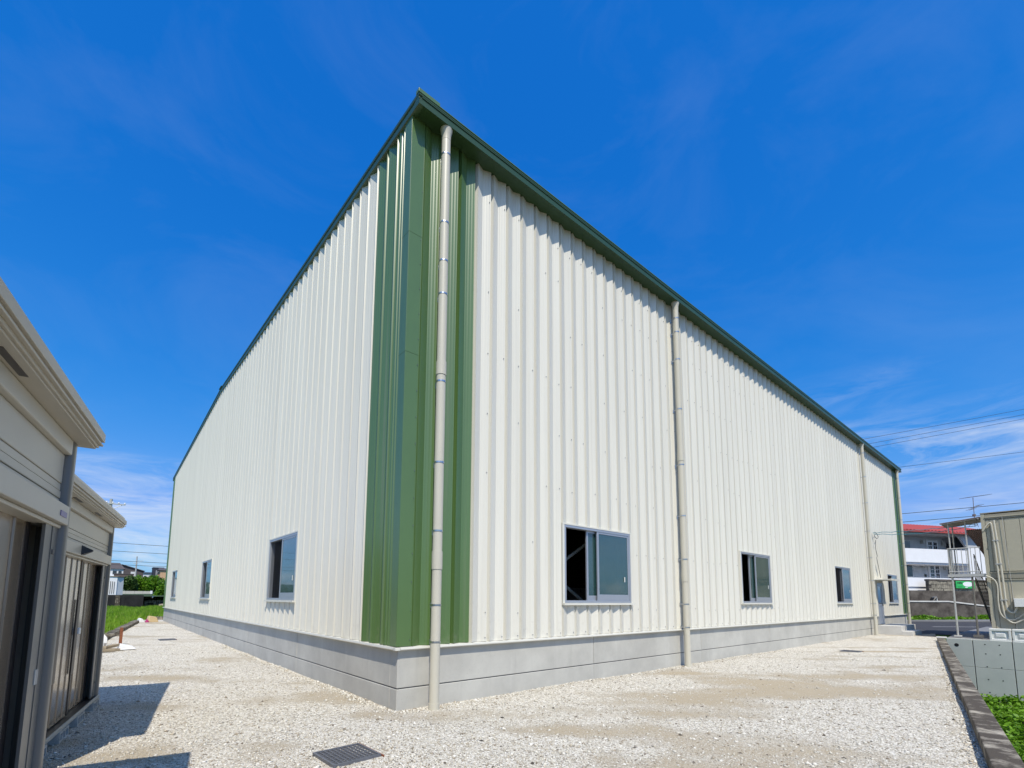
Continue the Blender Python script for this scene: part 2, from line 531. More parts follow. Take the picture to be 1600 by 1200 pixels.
def plinth_mat():
    """cast concrete: cloudy tone, vertical wash marks, air holes"""
    m = bpy.data.materials.new('cast_concrete')
    m.use_nodes = True
    nt = m.node_tree
    L = nt.links
    N = nt.nodes.new
    b = nt.nodes['Principled BSDF']
    b.inputs['Roughness'].default_value = 0.82
    b.inputs['Specular IOR Level'].default_value = 0.3
    t = N('ShaderNodeTexCoord')

    def noise(sc, det, st):
        mp = N('ShaderNodeMapping')
        mp.inputs['Scale'].default_value = st
        L.new(t.outputs['Object'], mp.inputs[0])
        n = N('ShaderNodeTexNoise')
        n.inputs['Scale'].default_value = sc
        n.inputs['Detail'].default_value = det
        n.inputs['Roughness'].default_value = 0.65
        L.new(mp.outputs[0], n.inputs['Vector'])
        return n.outputs['Fac']

    def rng(src, a, b_, c, d):
        r = N('ShaderNodeMapRange')
        r.inputs['From Min'].default_value = a
        r.inputs['From Max'].default_value = b_
        r.inputs['To Min'].default_value = c
        r.inputs['To Max'].default_value = d
        L.new(src, r.inputs['Value'])
        return r.outputs[0]

    def mix(f, c1, c2):
        x = N('ShaderNodeMixRGB')
        L.new(f, x.inputs['Fac'])
        for i, c in ((1, c1), (2, c2)):
            if isinstance(c, tuple): x.inputs[i].default_value = (*c, 1)
            else: L.new(c, x.inputs[i])
        return x.outputs[0]
    c = mix(rng(noise(1.2, 8, (1, 1, 1)), .35, .65, 0, 1), (0.42, 0.41, 0.375), (0.52, 0.51, 0.465))
    c = mix(rng(noise(1.0, 5, (2.6, 2.6, .22)), .56, .74, 0, .32), c, (0.64, 0.63, 0.59))
    c = mix(rng(noise(1.0, 4, (5, 5, .4)), .60, .76, 0, .28), c, (0.30, 0.29, 0.26))
    v = N('ShaderNodeTexVoronoi')
    v.inputs['Scale'].default_value = 26
    L.new(t.outputs['Object'], v.inputs['Vector'])
    c = mix(rng(v.outputs['Distance'], .055, .09, .7, 0), c, (0.13, 0.125, 0.12))
    L.new(c, b.inputs['Base Color'])
    bp = N('ShaderNodeBump')
    bp.inputs['Strength'].default_value = .25
    bp.inputs['Distance'].default_value = .004
    L.new(noise(45, 5, (1, 1, 1)), bp.inputs['Height'])
    L.new(bp.outputs[0], b.inputs['Normal'])
    return m


M['glass'] = glass_mat()
M['conc_found'] = plinth_mat()
M['screen'] = screen_mat()


# ------------------------------------------------------------------ mesh helpers
class MB:
    def __init__(s):
        s.v, s.f = [], []

    def quad(s, *p):
        i = len(s.v)
        s.v += [tuple(q) for q in p]
        s.f.append(tuple(range(i, i + len(p))))
        return s

    def box(s, x0, x1, y0, y1, z0, z1):
        if x0 > x1: x0, x1 = x1, x0
        if y0 > y1: y0, y1 = y1, y0
        if z0 > z1: z0, z1 = z1, z0
        i = len(s.v)
        s.v += [(x0, y0, z0), (x1, y0, z0), (x1, y1, z0), (x0, y1, z0), (x0, y0, z1), (x1, y0, z1), (x1, y1, z1), (x0, y1, z1)]
        s.f += [tuple(i + k for k in q) for q in ((3, 2, 1, 0), (4, 5, 6, 7), (0, 1, 5, 4), (1, 2, 6, 5), (2, 3, 7, 6), (3, 0, 4, 7))]
        return s

    def hexa(s, bot, top):
        """closed solid between two rings of points"""
        i = len(s.v)
        n = len(bot)
        s.v += [tuple(q) for q in bot] + [tuple(q) for q in top]
        s.f.append(tuple(i + k for k in reversed(range(n))))
        s.f.append(tuple(i + n + k for k in range(n)))
        for k in range(n):
            s.f.append((i + k, i + (k + 1) % n, i + n + (k + 1) % n, i + n + k))
        return s

    def tube(s, pts, r, n=10, cap=True):
        pts = [Vector(p) for p in pts]
        rs = r if isinstance(r, (list, tuple)) else [r] * len(pts)
        i0 = len(s.v)
        prev = None
        for k, p in enumerate(pts):
            if k == 0: d = pts[1] - pts[0]
            elif k == len(pts) - 1: d = pts[-1] - pts[-2]
            else: d = (pts[k + 1] - pts[k]).normalized() + (pts[k] - pts[k - 1]).normalized()
            if d.length < 1e-9: d = Vector((0, 0, 1))
            d.normalize()
            if prev is None:
                a = Vector((0, 0, 1)) if abs(d.z) < 0.9 else Vector((1, 0, 0))
                u_ = d.cross(a).normalized()
            else:
                u_ = (prev - d * prev.dot(d)).normalized()
            prev = u_
            w_ = d.cross(u_)
            for j in range(n):
                a = 2 * math.pi * j / n
                s.v.append(tuple(p + rs[k] * (math.cos(a) * u_ + math.sin(a) * w_)))
        for k in range(len(pts) - 1):
            for j in range(n):
                a, b = i0 + k * n + j, i0 + k * n + (j + 1) % n
                s.f.append((a, b, b + n, a + n))
        if cap:
            s.f.append(tuple(i0 + j for j in reversed(range(n))))
            s.f.append(tuple(i0 + (len(pts) - 1) * n + j for j in range(n)))
        return s

    def build(s, name, mat, parent=None, smooth=False, bevel=0.0, loc=None):
        me = bpy.data.meshes.new(name)
        me.from_pydata(s.v, [], s.f)
        me.materials.append(mat)
        if smooth:
            me.shade_smooth()
            me.set_sharp_from_angle(angle=R(40))
        o = bpy.data.objects.new(name, me)
        COL.objects.link(o)
        if parent is not None:
            o.parent = parent
        if loc is not None:
            o.location = loc
        if bevel:
            b = o.modifiers.new('bevel', 'BEVEL')
            b.width = bevel
            b.segments = 2
            b.limit_method = 'ANGLE'
        return o


def bulk(name, V, F, mat, parent=None):
    """fast mesh from numpy: V (n,3), F (m,k)"""
    me = bpy.data.meshes.new(name)
    n, k = F.shape
    me.vertices.add(len(V))
    me.vertices.foreach_set('co', V.astype(np.float32).ravel())
    me.loops.add(n * k)
    me.loops.foreach_set('vertex_index', F.astype(np.int32).ravel())
    me.polygons.add(n)
    me.polygons.foreach_set('loop_start', (np.arange(n) * k).astype(np.int32))
    me.update(calc_edges=True)
    me.materials.append(mat)
    o = bpy.data.objects.new(name, me)
    COL.objects.link(o)
    if parent is not None:
        o.parent = parent
    return o


def tag(o, label=None, cat=None, group=None, kind=None):
    if label: o['label'] = label
    if cat: o['category'] = cat
    if group: o['group'] = group
    if kind: o['kind'] = kind
    return o


def empty(name, loc=(0, 0, 0), rz=0.0, label=None, cat=None, group=None):
    o = bpy.data.objects.new(name, None)
    o.empty_display_size = 0.3
    COL.objects.link(o)
    o.location = loc
    o.rotation_euler = (0, 0, rz)
    return tag(o, label, cat, group)


def share(o, name, parent, loc=None):
    c = bpy.data.objects.new(name, o.data)
    COL.objects.link(c)
    c.parent = parent
    if loc is not None: c.location = loc
    for m_ in o.modifiers:
        k = c.modifiers.new(m_.name, m_.type)
        if m_.type == 'BEVEL':
            k.width, k.segments, k.limit_method = m_.width, m_.segments, m_.limit_method
    return c


def S(lat, dep, z=0.0):
    """survey frame: metres right of / ahead of the corner-facing station line"""
    return Vector((CAM.x + lat * rt.x + dep * math.sin(YAW), CAM.y + lat * rt.y + dep * math.cos(YAW), z))


# ------------------------------------------------------------------ dimensions of the hall
LR, LL = 33.2, 31.86           # right wall length (x), gable wall length (y)
ZT, ZG = 0.877, 0.305          # base trim, groove in the plinth
ZF, ZE, ZR = 9.37, 9.56, 10.31
OV, OVX = 0.31, 0.085
RIB = 0.066
PR, PL_ = 0.3625, 0.3805
WZ0, WZ1 = 1.526, 3.05
WIN_R = [(3.486, 5.640), (11.242, 13.382), (20.108, 22.225), (28.99, 31.13)]
WIN_L = [(4.685, 6.936), (15.183, 17.344), (25.712, 28.01)]
DOOR = (26.62, 27.62, 0.45, 2.52)


def ycop(x):
    return -2.615 + (x - 23.217) * 0.1523


# ------------------------------------------------------------------ ground
def sheet(name, pts, mat, z=None):
    mb = MB()
    mb.quad(*[(p[0], p[1], p[2] if len(p) > 2 else z) for p in pts])
    o = mb.build(name, mat)
    return tag(o, kind='structure')


sheet('ground', [(-2500, -2500), (2500, -2500), (2500, 2500), (-2500, 2500)], M['soil'], -3.6)
sheet('field', [(-60, ycop(-60) - .1), (24.15, ycop(24.1) - .1), (24.15, -70), (120, -70), (120, 70), (-60, 70)], M['turf'], -0.03)


from mathutils import noise as mnoise


def zground(x, y):
    return 0.012 * np.sin(x * 1.3 + y * .7) * np.sin(y * 1.1 - x * .4) + 0.006 * np.sin(x * 4.1) * np.sin(y * 3.7)


def sandy(x, y):
    """0 fresh white stone .. 1 bare tan sand: drag marks across the yard and broad worn patches"""
    a = (x * .767 - y * .641), (x * .641 + y * .767)
    st = mnoise.fractal(Vector((a[0] * .34 + 7.0, a[1] * 1.25, 1.7)), 0.9, 2.1, 6)
    bl = mnoise.fractal(Vector((x * .32 + 3, y * .32 - 9, 4.2)), 0.8, 2.0, 5)
    fi = mnoise.noise(Vector((x * 3.1, y * 3.1, .3)))
    v = .60 * st + .55 * bl + .16 * fi + .16 * mnoise.fractal(Vector((x * 1.3, y * 1.3, 8.8)), .7, 2.2, 4)
    return min(1.0, max(0.0, (v + .02) / .66))


def gravel_yard():
    # gently uneven sheet of crushed stone
    nx, ny = 230, 300
    xs = np.linspace(-9, 29, nx)
    t = np.linspace(0, 1, ny) ** 1.7
    V = np.empty((nx, ny, 3))
    for i, xx in enumerate(xs):
        y0 = ycop(xx) - 0.02
        V[i, :, 0] = xx
        V[i, :, 1] = y0 + (34.0 - y0) * t
    V[:, :, 2] = zground(V[:, :, 0], V[:, :, 1])
    V = V.reshape(-1, 3)
    I, J = np.meshgrid(np.arange(nx - 1), np.arange(ny - 1), indexing='ij')
    q = (I * ny + J).ravel()
    F = np.stack([q, q + ny, q + ny + 1, q + 1], 1)
    o = bulk('gravel_yard', V, F, M['gravel'])
    at = o.data.attributes.new('sand', 'FLOAT', 'POINT')
    at.data.foreach_set('value', np.array([sandy(p[0], p[1]) for p in V], np.float32))
    o.data.shade_smooth()
    tag(o, kind='structure')


gravel_yard()


def loose_stones():
    # crushed stone lying on the yard, densest where the photograph shows single stones
    base_v = np.array([(1, 0, 0), (-1, 0, 0), (0, 1, 0), (0, -1, 0), (0, 0, 1), (0, 0, -.6)], float)
    base_f = np.array([(0, 2, 4), (2, 1, 4), (1, 3, 4), (3, 0, 4), (2, 0, 5), (1, 2, 5), (3, 1, 5), (0, 3, 5)])
    n = 340000
    d = 3.6 + 15 * RNG.random(n) ** 1.9
    ang = YAW + RNG.uniform(-0.83, 0.90, n)
    x = CAM.x + d * np.sin(ang)
    y = CAM.y + d * np.cos(ang)
    ins = (x > -1.56) & (x < -1.06) & (y > -1.69) & (y < -1.19)
    keep = (y > -2.615 + (x - 23.217) * 0.1523 + 0.02) & ~((x > -0.02) & (y > -0.02)) & (~ins | (RNG.random(n) < .12))
    x, y = x[keep], y[keep]
    sd = np.array([sandy(a_, b_) for a_, b_ in zip(x, y)])
    k = RNG.random(len(x)) < np.clip(1.0 - 0.85 * sd, .10, 1)
    x, y = x[k], y[k]
    s = np.clip(RNG.lognormal(-5.25, 0.55, len(x)), 0.003, 0.026)
    # a loose line of coarser stone thrown up against the plinth and along the kerb
    m = 5200
    tx = RNG.uniform(-.02, 14, m)
    ty = -np.abs(RNG.normal(0, .10, m)) - .012
    tx2 = -np.abs(RNG.normal(0, .10, m)) - .012
    ty2 = RNG.uniform(-.02, 12, m)
    tx3 = RNG.uniform(1, 16, 3500)
    ty3 = -2.615 + (tx3 - 23.217) * .1523 + .015 + np.abs(RNG.normal(0, .06, 3500))
    x = np.concatenate([x, tx, tx2, tx3])
    y = np.concatenate([y, ty, ty2, ty3])
    s = np.concatenate([s, np.clip(RNG.lognormal(-4.6, .4, 2 * m + 3500), .005, .03)])
    n = len(x)
    z = zground(x, y)
    V = base_v[None] * (0.6 + 0.8 * RNG.random((n, 6, 1)))
    V = V * s[:, None, None] * np.stack([RNG.uniform(.8, 1.7, n), RNG.uniform(.7, 1.2, n), RNG.uniform(.4, .85, n)], 1)[:, None, :]
    a = RNG.uniform(0, 6.28, n)
    ca, sa = np.cos(a)[:, None], np.sin(a)[:, None]
    vx = V[:, :, 0] * ca - V[:, :, 1] * sa
    vy = V[:, :, 0] * sa + V[:, :, 1] * ca
    tl = RNG.uniform(-.5, .5, n)[:, None]
    vz = V[:, :, 2] + vx * tl * .4
    V = np.stack([vx + x[:, None], vy + y[:, None], vz + z[:, None] + s[:, None] * .15], 2).reshape(-1, 3)
    F = (base_f[None] + (np.arange(n) * 6)[:, None, None]).reshape(-1, 3)
    o = bulk('gravel_stones', V, F, M['stones'])
    tag(o, 'loose white and grey crushed stones strewn over the gravel yard', 'gravel', kind='stuff')


loose_stones()

# ------------------------------------------------------------------ the warehouse
hall = empty('warehouse', (0, 0, 0), 0, 'large cream white steel warehouse with green corner and green eaves', 'warehouse')
PROF = [(0, 0.0), (.055, 0.0), (.13, RIB), (.535, RIB - .056), (.94, RIB), (.955, 0.0), (1.0, 0.0)]   # (share of pitch, height proud of groove)


def gable_z(y):
    return ZF - 0.01 + (ZR - ZE) * (1 - abs(y - LL / 2) / (LL / 2)) + 0.02


def clad_panel(side, s0, s1, mat, holes, pitch, clip0=None, clip1=None):
    pts = [(s0 + a * pitch, h) for a, h in PROF]

    def hat(s):
        for (a, ha), (b, hb) in zip(pts, pts[1:]):
            if a - 1e-9 <= s <= b + 1e-9:
                return ha + (hb - ha) * (s - a) / (b - a)
        return 0.0
    ss = [p[0] for p in pts]
    for h in holes:
        for e in h[:2]:
            if s0 < e < s0 + pitch: ss.append(e)
    if clip0 is not None: ss.append(clip0)
    if clip1 is not None: ss.append(clip1)
    ss = sorted(set(ss))
    mb = MB()
    for a, b in zip(ss, ss[1:]):
        if clip0 is not None and b <= clip0 + 1e-6: continue
        if clip1 is not None and a >= clip1 - 1e-6: continue
        mid = (a + b) / 2
        zb = ZT + 0.028
        if side == 'R': ta = tb = ZF + 0.045
        else: ta, tb = gable_z(a), gable_z(b)
        spans = [(zb, zb, ta, tb)]
        for h in holes:
            if h[0] < mid < h[1]:
                spans = [(zb, zb, h[2], h[2]), (h[3], h[3], ta, tb)] if h[2] > zb else [(h[3], h[3], ta, tb)]
        ha, hb = hat(a), hat(b)
        for (z0a, z0b, z1a, z1b) in spans:
            if side == 'R':
                mb.quad((a, -ha, z0a), (b, -hb, z0b), (b, -hb, z1b), (a, -ha, z1a))
            else:
                mb.quad((-hb, b, z0b), (-ha, a, z0a), (-ha, a, z1a), (-hb, b, z1b))
    if mb.f:
        mb.build('wall_panel', mat, hall)


holesR = [(a, b, WZ0, WZ1) for a, b in WIN_R] + [DOOR]
holesL = [(a, b, WZ0, WZ1) for a, b in WIN_L]
s = 1.235 - 3 * PR
while s < LR - 0.02:
    green = s < 1.2 or s > 32.0
    clad_panel('R', s, s + PR, M['green_clad' if green else 'white_clad'], [h for h in holesR if h[0] < s + PR and h[1] > s], PR, 0.14 if s < .14 else None, LR if s + PR > LR else None)
    s += PR
s = 1.135 - 3 * PL_
while s < LL - 0.02:
    green = s < 1.1 or s > LL - 1.2
    clad_panel('L', s, s + PL_, M['green_clad' if green else 'white_clad'], [h for h in holesL if h[0] < s + PL_ and h[1] > s], PL_, 0.14 if s < .14 else None, LL if s + PL_ > LL else None)
    s += PL_
# the two walls out of sight, plain lined
mb = MB(); mb.box(0.02, LR, LL - .05, LL, -.3, ZF + .03); mb.build('rear_wall', M['white_clad'], hall)
mb = MB(); mb.hexa([(LR - .05, 0.23, -.3), (LR, 0.23, -.3), (LR, LL - .051, -.3), (LR - .05, LL - .051, -.3)], [(LR - .05, 0.23, ZF), (LR, 0.23, ZF), (LR, LL - .051, ZF), (LR - .05, LL - .051, ZF)])
mb.hexa([(LR - .05, 0.02, ZF), (LR, 0.02, ZF), (LR, LL, ZF), (LR - .05, LL, ZF)][0:2] + [(LR, LL / 2, ZR - .05), (LR - .05, LL / 2, ZR - .05)], [(LR - .05, LL, ZF), (LR, LL, ZF), (LR, LL / 2 + .01, ZR - .05), (LR - .05, LL / 2 + .01, ZR - .05)])
mb.build('end_wall', M['white_clad'], hall)

# corner covers: flat folded angle with a turned lip, in two lengths
for z0, z1 in ((ZT + .028, 5.36), (5.355, 7.35), (7.345, ZF + .04)):
    mb = MB()
    o_ = 0.058 if z0 < 5 else (0.061 if z0 < 7 else 0.064)
    mb.box(-o_, 0.17, -o_, -o_ + .012, z0, z1)
    mb.box(-o_, -o_ + .012, -o_ + .012, 0.15, z0, z1)
    mb.box(0.17, 0.182, -o_, -.012, z0, z1)
    mb.box(-o_, -.012, 0.15, 0.162, z0, z1)
    mb.build('corner_trim', M['green_trim'], hall, bevel=0.003)
mb = MB(); mb.v = []; mb.f = []
for y0 in (.175, .262):
    rg = [(-.004, y0), (-.056, y0 + .026), (-.056, y0 + .05), (-.004, y0 + .07)]
    mb = MB(); mb.hexa([(x, y, ZT + .03) for x, y in reversed(rg)], [(x, y, ZF + .05) for x, y in reversed(rg)]); mb.build('corner_rib', M['green_clad'], hall)
for cx0, cx1, cy0, cy1 in ((LR - .12, LR + .05, -.055, -.043), (LR + .038, LR + .05, -.043, .15), (-.055, -.043, LL - .14, LL + .05)):
    mb = MB(); mb.box(cx0, cx1, cy0, cy1, ZT + .028, ZF + .03); mb.build('corner_trim', M['green_trim'], hall)

# base flashing along both walls, broken at the door
def flash(name, side, a, b):
    mb = MB()
    pr_ = [(0.0, ZT + .026), (-.075, ZT + .018), (-.080, ZT - .012), (-.062, ZT - .028), (0.0, ZT - .028)]
    for (y0, z0), (y1, z1) in zip(pr_, pr_[1:]):
        if side == 'R': mb.quad((a, y0, z0), (b, y0, z0), (b, y1, z1), (a, y1, z1)) if False else mb.quad((a, y1, z1), (b, y1, z1), (b, y0, z0), (a, y0, z0))
        else: mb.quad((y1, b, z1), (y1, a, z1), (y0, a, z0), (y0, b, z0))
    return mb.build(name, M['cream'], hall, smooth=False)


mb = MB(); mb.box(-.0785, .0, -.0785, .0, ZT - .027, ZT + .017); mb.build('base_flashing', M['cream'], hall, bevel=.006)
for k in range(8):
    a, b = max(.0005, k * 3.6), min(DOOR[0] - .06, (k + 1) * 3.6 - .002)
    if b > a: flash('base_flashing', 'R', a, b)
flash('base_flashing', 'R', DOOR[1] + .06, LR + .08)
for k in range(9):
    a, b = (.0005 if k == 0 else k * 3.6), min(LL + .06, (k + 1) * 3.6 - .002)
    if b > a: flash('base_flashing', 'L', a, b)

# concrete plinth: an upper and a lower course with an open groove between, butt joints in the upper one
def slab(side, a, b, z0, z1):
    mb = MB()
    if side == 'R': mb.box(a, b, 0.0, 0.22, z0, z1)
    else: mb.box(0.0, 0.22, a, b, z0, z1)
    mb.build('plinth_slab', M['conc_found'], hall, bevel=0.008)


mb = MB(); mb.box(0.02, LR, 0.02, 0.2, -.3, ZT - .03); mb.box(0.02, 0.2, 0.2, LL, -.3, ZT - .03); mb.build('plinth_core', M['interior'], hall)
jr = [0.0, 4.40, 8.78, 13.2, 17.6, 22.0, 26.0, 30.0, LR]
for a, b in zip(jr, jr[1:]):
    slab('R', a + (0 if a == 0 else .006), b - .006, ZG + .008, ZT - .026)
    slab('R', a + (0 if a == 0 else .002), b - .002, -.25, ZG - .008)
jl = [0.22, 4.5, 9.0, 13.5, 18.0, 22.6, 27.8, LL]
for a, b in zip(jl, jl[1:]):
    slab('L', a + (.0005 if a == .22 else .006), b - .006, ZG + .008, ZT - .026)
    slab('L', a + (.0005 if a == .22 else .002), b - .002, -.25, ZG - .008)

# eaves gutter on the long side: box fascia with a return lip, soffit, bright top edge
def eave(y_sign, y_wall, name):
    mb = MB()
    k = y_sign
    x0, x1 = -OVX, LR + .15
    P = [(y_wall, ZF + .02), (y_wall + k * OV, ZF), (y_wall + k * OV, ZF + .072), (y_wall + k * (OV - .012), ZF + .078), (y_wall + k * (OV - .012), ZF + .15), (y_wall + k * (OV + .004), ZF + .155), (y_wall + k * (OV + .004), ZE), (y_wall + k * (OV - .03), ZE)]
    for (ya, za), (yb, zb) in zip(P, P[1:]):
        mb.quad((x0, ya, za), (x1, ya, za), (x1, yb, zb), (x0, yb, zb))
    mb.quad(*[(x1, y, z) for y, z in P] + [(x1, y_wall, ZE)])
    mb.quad(*[(x0 + .001, y, z) for y, z in reversed(P)] + [])
    return mb.build(name, M['green_dark'], hall)


eave(-1, 0.0, 'eave_gutter')
eave(1, LL, 'eave_gutter')
mb = MB(); mb.box(-OVX - .004, LR + .16, -OV - .012, -OV + .02, ZE, ZE + .014); mb.build('eave_edge', M['green_trim'], hall)
mb = MB(); mb.box(-OVX - .012, .30, -OV - .006, -OV + .09, ZE + .014, ZE + .075); mb.build('gutter_end_cap', M['green_trim'], hall, bevel=.004)
# dark strip standing in for the shadow line between wall sheets and soffit
mb = MB(); mb.box(0.0, LR, -.006, .05, ZF - .01, ZF + .05); mb.build('eave_shadow_strip', M['interior'], hall)

# rake trims up and down the gable
def rake(y0, z0, y1, z1):
    mb = MB()
    P = [(-.006, -ZE + ZF - .02), (-OVX, ZF - ZE), (-OVX, ZF - ZE + .09), (-OVX + .012, ZF - ZE + .096), (-OVX + .012, -.04), (-OVX - .004, -.036), (-OVX - .004, 0.014), (.10, 0.014)]
    for (xa, da), (xb, db) in zip(P, P[1:]):
        mb.quad((xa, y1, z1 + da), (xa, y0, z0 + da), (xb, y0, z0 + db), (xb, y1, z1 + db))
    return mb.build('rake_trim', M['green_dark'], hall)


rake(-OV - .002, ZE - .0, LL / 2, ZR)
rake(LL / 2, ZR, LL + OV, ZE)
# roof sheets
for ya, za, yb, zb in ((-OV, ZE, LL / 2, ZR), (LL / 2, ZR, LL + OV, ZE)):
    mb = MB()
    mb.hexa([(-.03, ya, za - .06), (LR + .1, ya, za - .06), (LR + .1, yb, zb - .06), (-.03, yb, zb - .06)], [(-.03, ya, za - .004), (LR + .1, ya, za - .004), (LR + .1, yb, zb - .004), (-.03, yb, zb - .004)])
    mb.build('roof_sheet', M['green_dark'], hall)
mb = MB(); mb.hexa([(-.12, LL / 2 - .25, ZR - .006), (LR + .12, LL / 2 - .25, ZR - .006), (LR + .12, LL / 2 + .25, ZR - .006), (-.12, LL / 2 + .25, ZR - .006)], [(-.12, LL / 2 - .22, ZR + .02), (LR + .12, LL / 2 - .22, ZR + .02), (LR + .12, LL / 2 + .22, ZR + .02), (-.12, LL / 2 + .22, ZR + .02)])
mb.build('ridge_cap', M['green_dark'], hall)
# inside: dark floor slab and a steel frame that shows through the open sashes
mb = MB(); mb.box(.3, LR - .3, .3, LL - .3, -.05, .12); mb.build('floor_slab', M['interior'], hall)
for x0 in (0.3, 7.7, 16.0, 25.0):
    mb = MB(); mb.tube([(x0 + .3, .75, .3), (x0 + 7.0, .75, 4.1)], .034, 6); mb.build('brace', M['white_plastic'], hall)
    mb = MB(); mb.tube([(x0 + .3, .85, 4.1), (x0 + 7.0, .85, .3)], .034, 6); mb.build('brace', M['white_plastic'], hall)
mb = MB(); mb.box(6.6, 8.1, 2.2, 3.0, .13, 1.9); mb.build('stored_rack', M['galv_dark'], hall)
for x0 in (7.85, 15.9, 24.6):
    mb = MB(); mb.box(x0, x0 + .2, .35, .65, .13, ZF - .2); mb.build('steel_column', M['galv_dark'], hall)


# windows: cream surround, aluminium frame, outer sash with frosted pane, inner sash slid behind, insect screen
def window(side, a, b, slid):
    def T(mb):
        if side == 'L':                                  # the gable wall: mirror x/y so that "s" runs along y
            mb.v = [(y, x, z) for x, y, z in mb.v]
            mb.f = [tuple(reversed(q)) for q in mb.f]
        return mb
    # on the gable wall the open half is the far one
    far_open = side == 'L'

    def X(u0):                                           # u measured from the open side
        return b - u0 if far_open else a + u0
    W = b - a
    fr = MB()
    t = .05
    yo, yi = -.062, .06
    for x0, x1, z0, z1 in ((a, b, WZ1 - t, WZ1), (a, b, WZ0, WZ0 + t), (a, a + t, WZ0 + t, WZ1 - t), (b - t, b, WZ0 + t, WZ1 - t)):
        fr.box(x0, x1, yo, yi, z0, z1)
    win = T(fr).build('window', M['alu'], hall, bevel=.004)
    fl = MB()
    e = .055
    fl.box(a - e, b + e, -.068, -.01, WZ1 + .001, WZ1 + .03)
    fl.box(a - e, b + e, -.115, -.01, WZ0 - .04, WZ0 - .001)
    fl.box(a - e, a - .001, -.066, -.008, WZ0 - .001, WZ1 + .001)
    fl.box(b + .001, b + e, -.066, -.008, WZ0 - .001, WZ1 + .001)
    T(fl).build('surround', M['cream'], win)
    # fixed outer sash on the closed half
    m0, m1 = X(W * .47), X(W - t)
    x0, x1 = min(m0, m1), max(m0, m1)
    sa = MB()
    sa.box(x0, x0 + .055, -.052, -.022, WZ0 + t, WZ1 - t)
    sa.box(x1 - .04, x1, -.052, -.022, WZ0 + t, WZ1 - t)
    sa.box(x0 + .055, x1 - .04, -.052, -.022, WZ0 + t, WZ0 + t + .125)
    sa.box(x0 + .055, x1 - .04, -.052, -.022, WZ1 - t - .04, WZ1 - t)
    T(sa).build('outer_sash', M['alu'], win, bevel=.003)
    pa = MB(); pa.box(x0 + .05, x1 - .035, -.042, -.034, WZ0 + t + .12, WZ1 - t - .035)
    T(pa).build('pane', M['glass'], win)
    # inner sash pushed behind, its stile showing
    q0, q1 = X(W * slid), X(W * slid + W * .5)
    x0, x1 = min(q0, q1), max(q0, q1)
    sb = MB()
    sb.box(x0, x0 + .05, .0, .03, WZ0 + t, WZ1 - t)
    sb.box(x1 - .05, x1, .0, .03, WZ0 + t, WZ1 - t)
    sb.box(x0 + .05, x1 - .05, .0, .03, WZ0 + t, WZ0 + t + .1)
    sb.box(x0 + .05, x1 - .05, .0, .03, WZ1 - t - .04, WZ1 - t)
    T(sb).build('inner_sash', M['alu'], win)
    pb = MB(); pb.box(x0 + .045, x1 - .045, .011, .018, WZ0 + t + .095, WZ1 - t - .035)
    T(pb).build('inner_pane', M['glass'], win)
    if side == 'L' or slid > .4:
        sc_ = MB(); xs0, xs1 = sorted((X(t), X(W * .48)))
        sc_.quad((xs0, -.012, WZ0 + t), (xs1, -.012, WZ0 + t), (xs1, -.012, WZ1 - t), (xs0, -.012, WZ1 - t))
        T(sc_).build('insect_screen', M['screen'], win)
    lk = MB(); lk.box(X(W * .9) - .012, X(W * .9) + .012, -.058, -.05, WZ0 + .45, WZ0 + .56)
    T(lk).build('latch', M['white_plastic'], win)


for i, (a, b) in enumerate(WIN_R): window('R', a, b, (.34, .32, .44, .44)[i])
for i, (a, b) in enumerate(WIN_L): window('L', a, b, .46)

# side door with glazed upper half, canopy
dx0, dx1, dz0, dz1 = DOOR
mb = MB()
for q in ((dx0, dx0 + .06, dz0, dz1), (dx1 - .06, dx1, dz0, dz1), (dx0 + .06, dx1 - .06, dz1 - .06, dz1)): mb.box(q[0], q[1], -.07, .05, q[2], q[3])
door = mb.build('door', M['alu'], hall)
mb = MB()
for q in ((dx0 + .062, dx0 + .16, dz0 + .01, dz1 - .062), (dx1 - .16, dx1 - .062, dz0 + .01, dz1 - .062), (dx0 + .16, dx1 - .16, dz0 + .01, dz0 + .16), (dx0 + .16, dx1 - .16, dz0 + .92, dz0 + 1.03), (dx0 + .16, dx1 - .16, dz1 - .17, dz1 - .062)): mb.box(q[0], q[1], -.055, -.015, q[2], q[3])
mb.build('leaf', M['alu'], door)
mb = MB(); mb.box(dx0 + .16, dx1 - .16, -.04, -.03, dz0 + .16, dz0 + .92); mb.build('lower_panel', M['alu'], door)
mb = MB(); mb.box(dx0 + .16, dx1 - .16, -.04, -.03, dz0 + 1.03, dz1 - .17); mb.build('pane', M['glass'], door)
mb = MB(); mb.box(dx1 - .14, dx1 - .11, -.09, -.055, dz0 + .93, dz0 + 1.05); mb.build('handle', M['black'], door)
mb = MB(); mb.box(dx0 - .4, dx1 + .33, -.72, -.05, 2.66, 2.70); mb.box(dx0 - .4, dx1 + .33, -.725, -.70, 2.63, 2.72); mb.build('door_canopy', M['cream'], hall)
mb = MB(); mb.box(26.0, 29.2, -1.0, -.085, -.1, .44); stp = mb.build('door_landing', M['conc_light'], hall, bevel=.01)
mb = MB(); mb.box(26.0, 28.0, -1.4, -1.003, -.1, .205); mb.build('door_step', M['conc_light'], hall, bevel=.01)


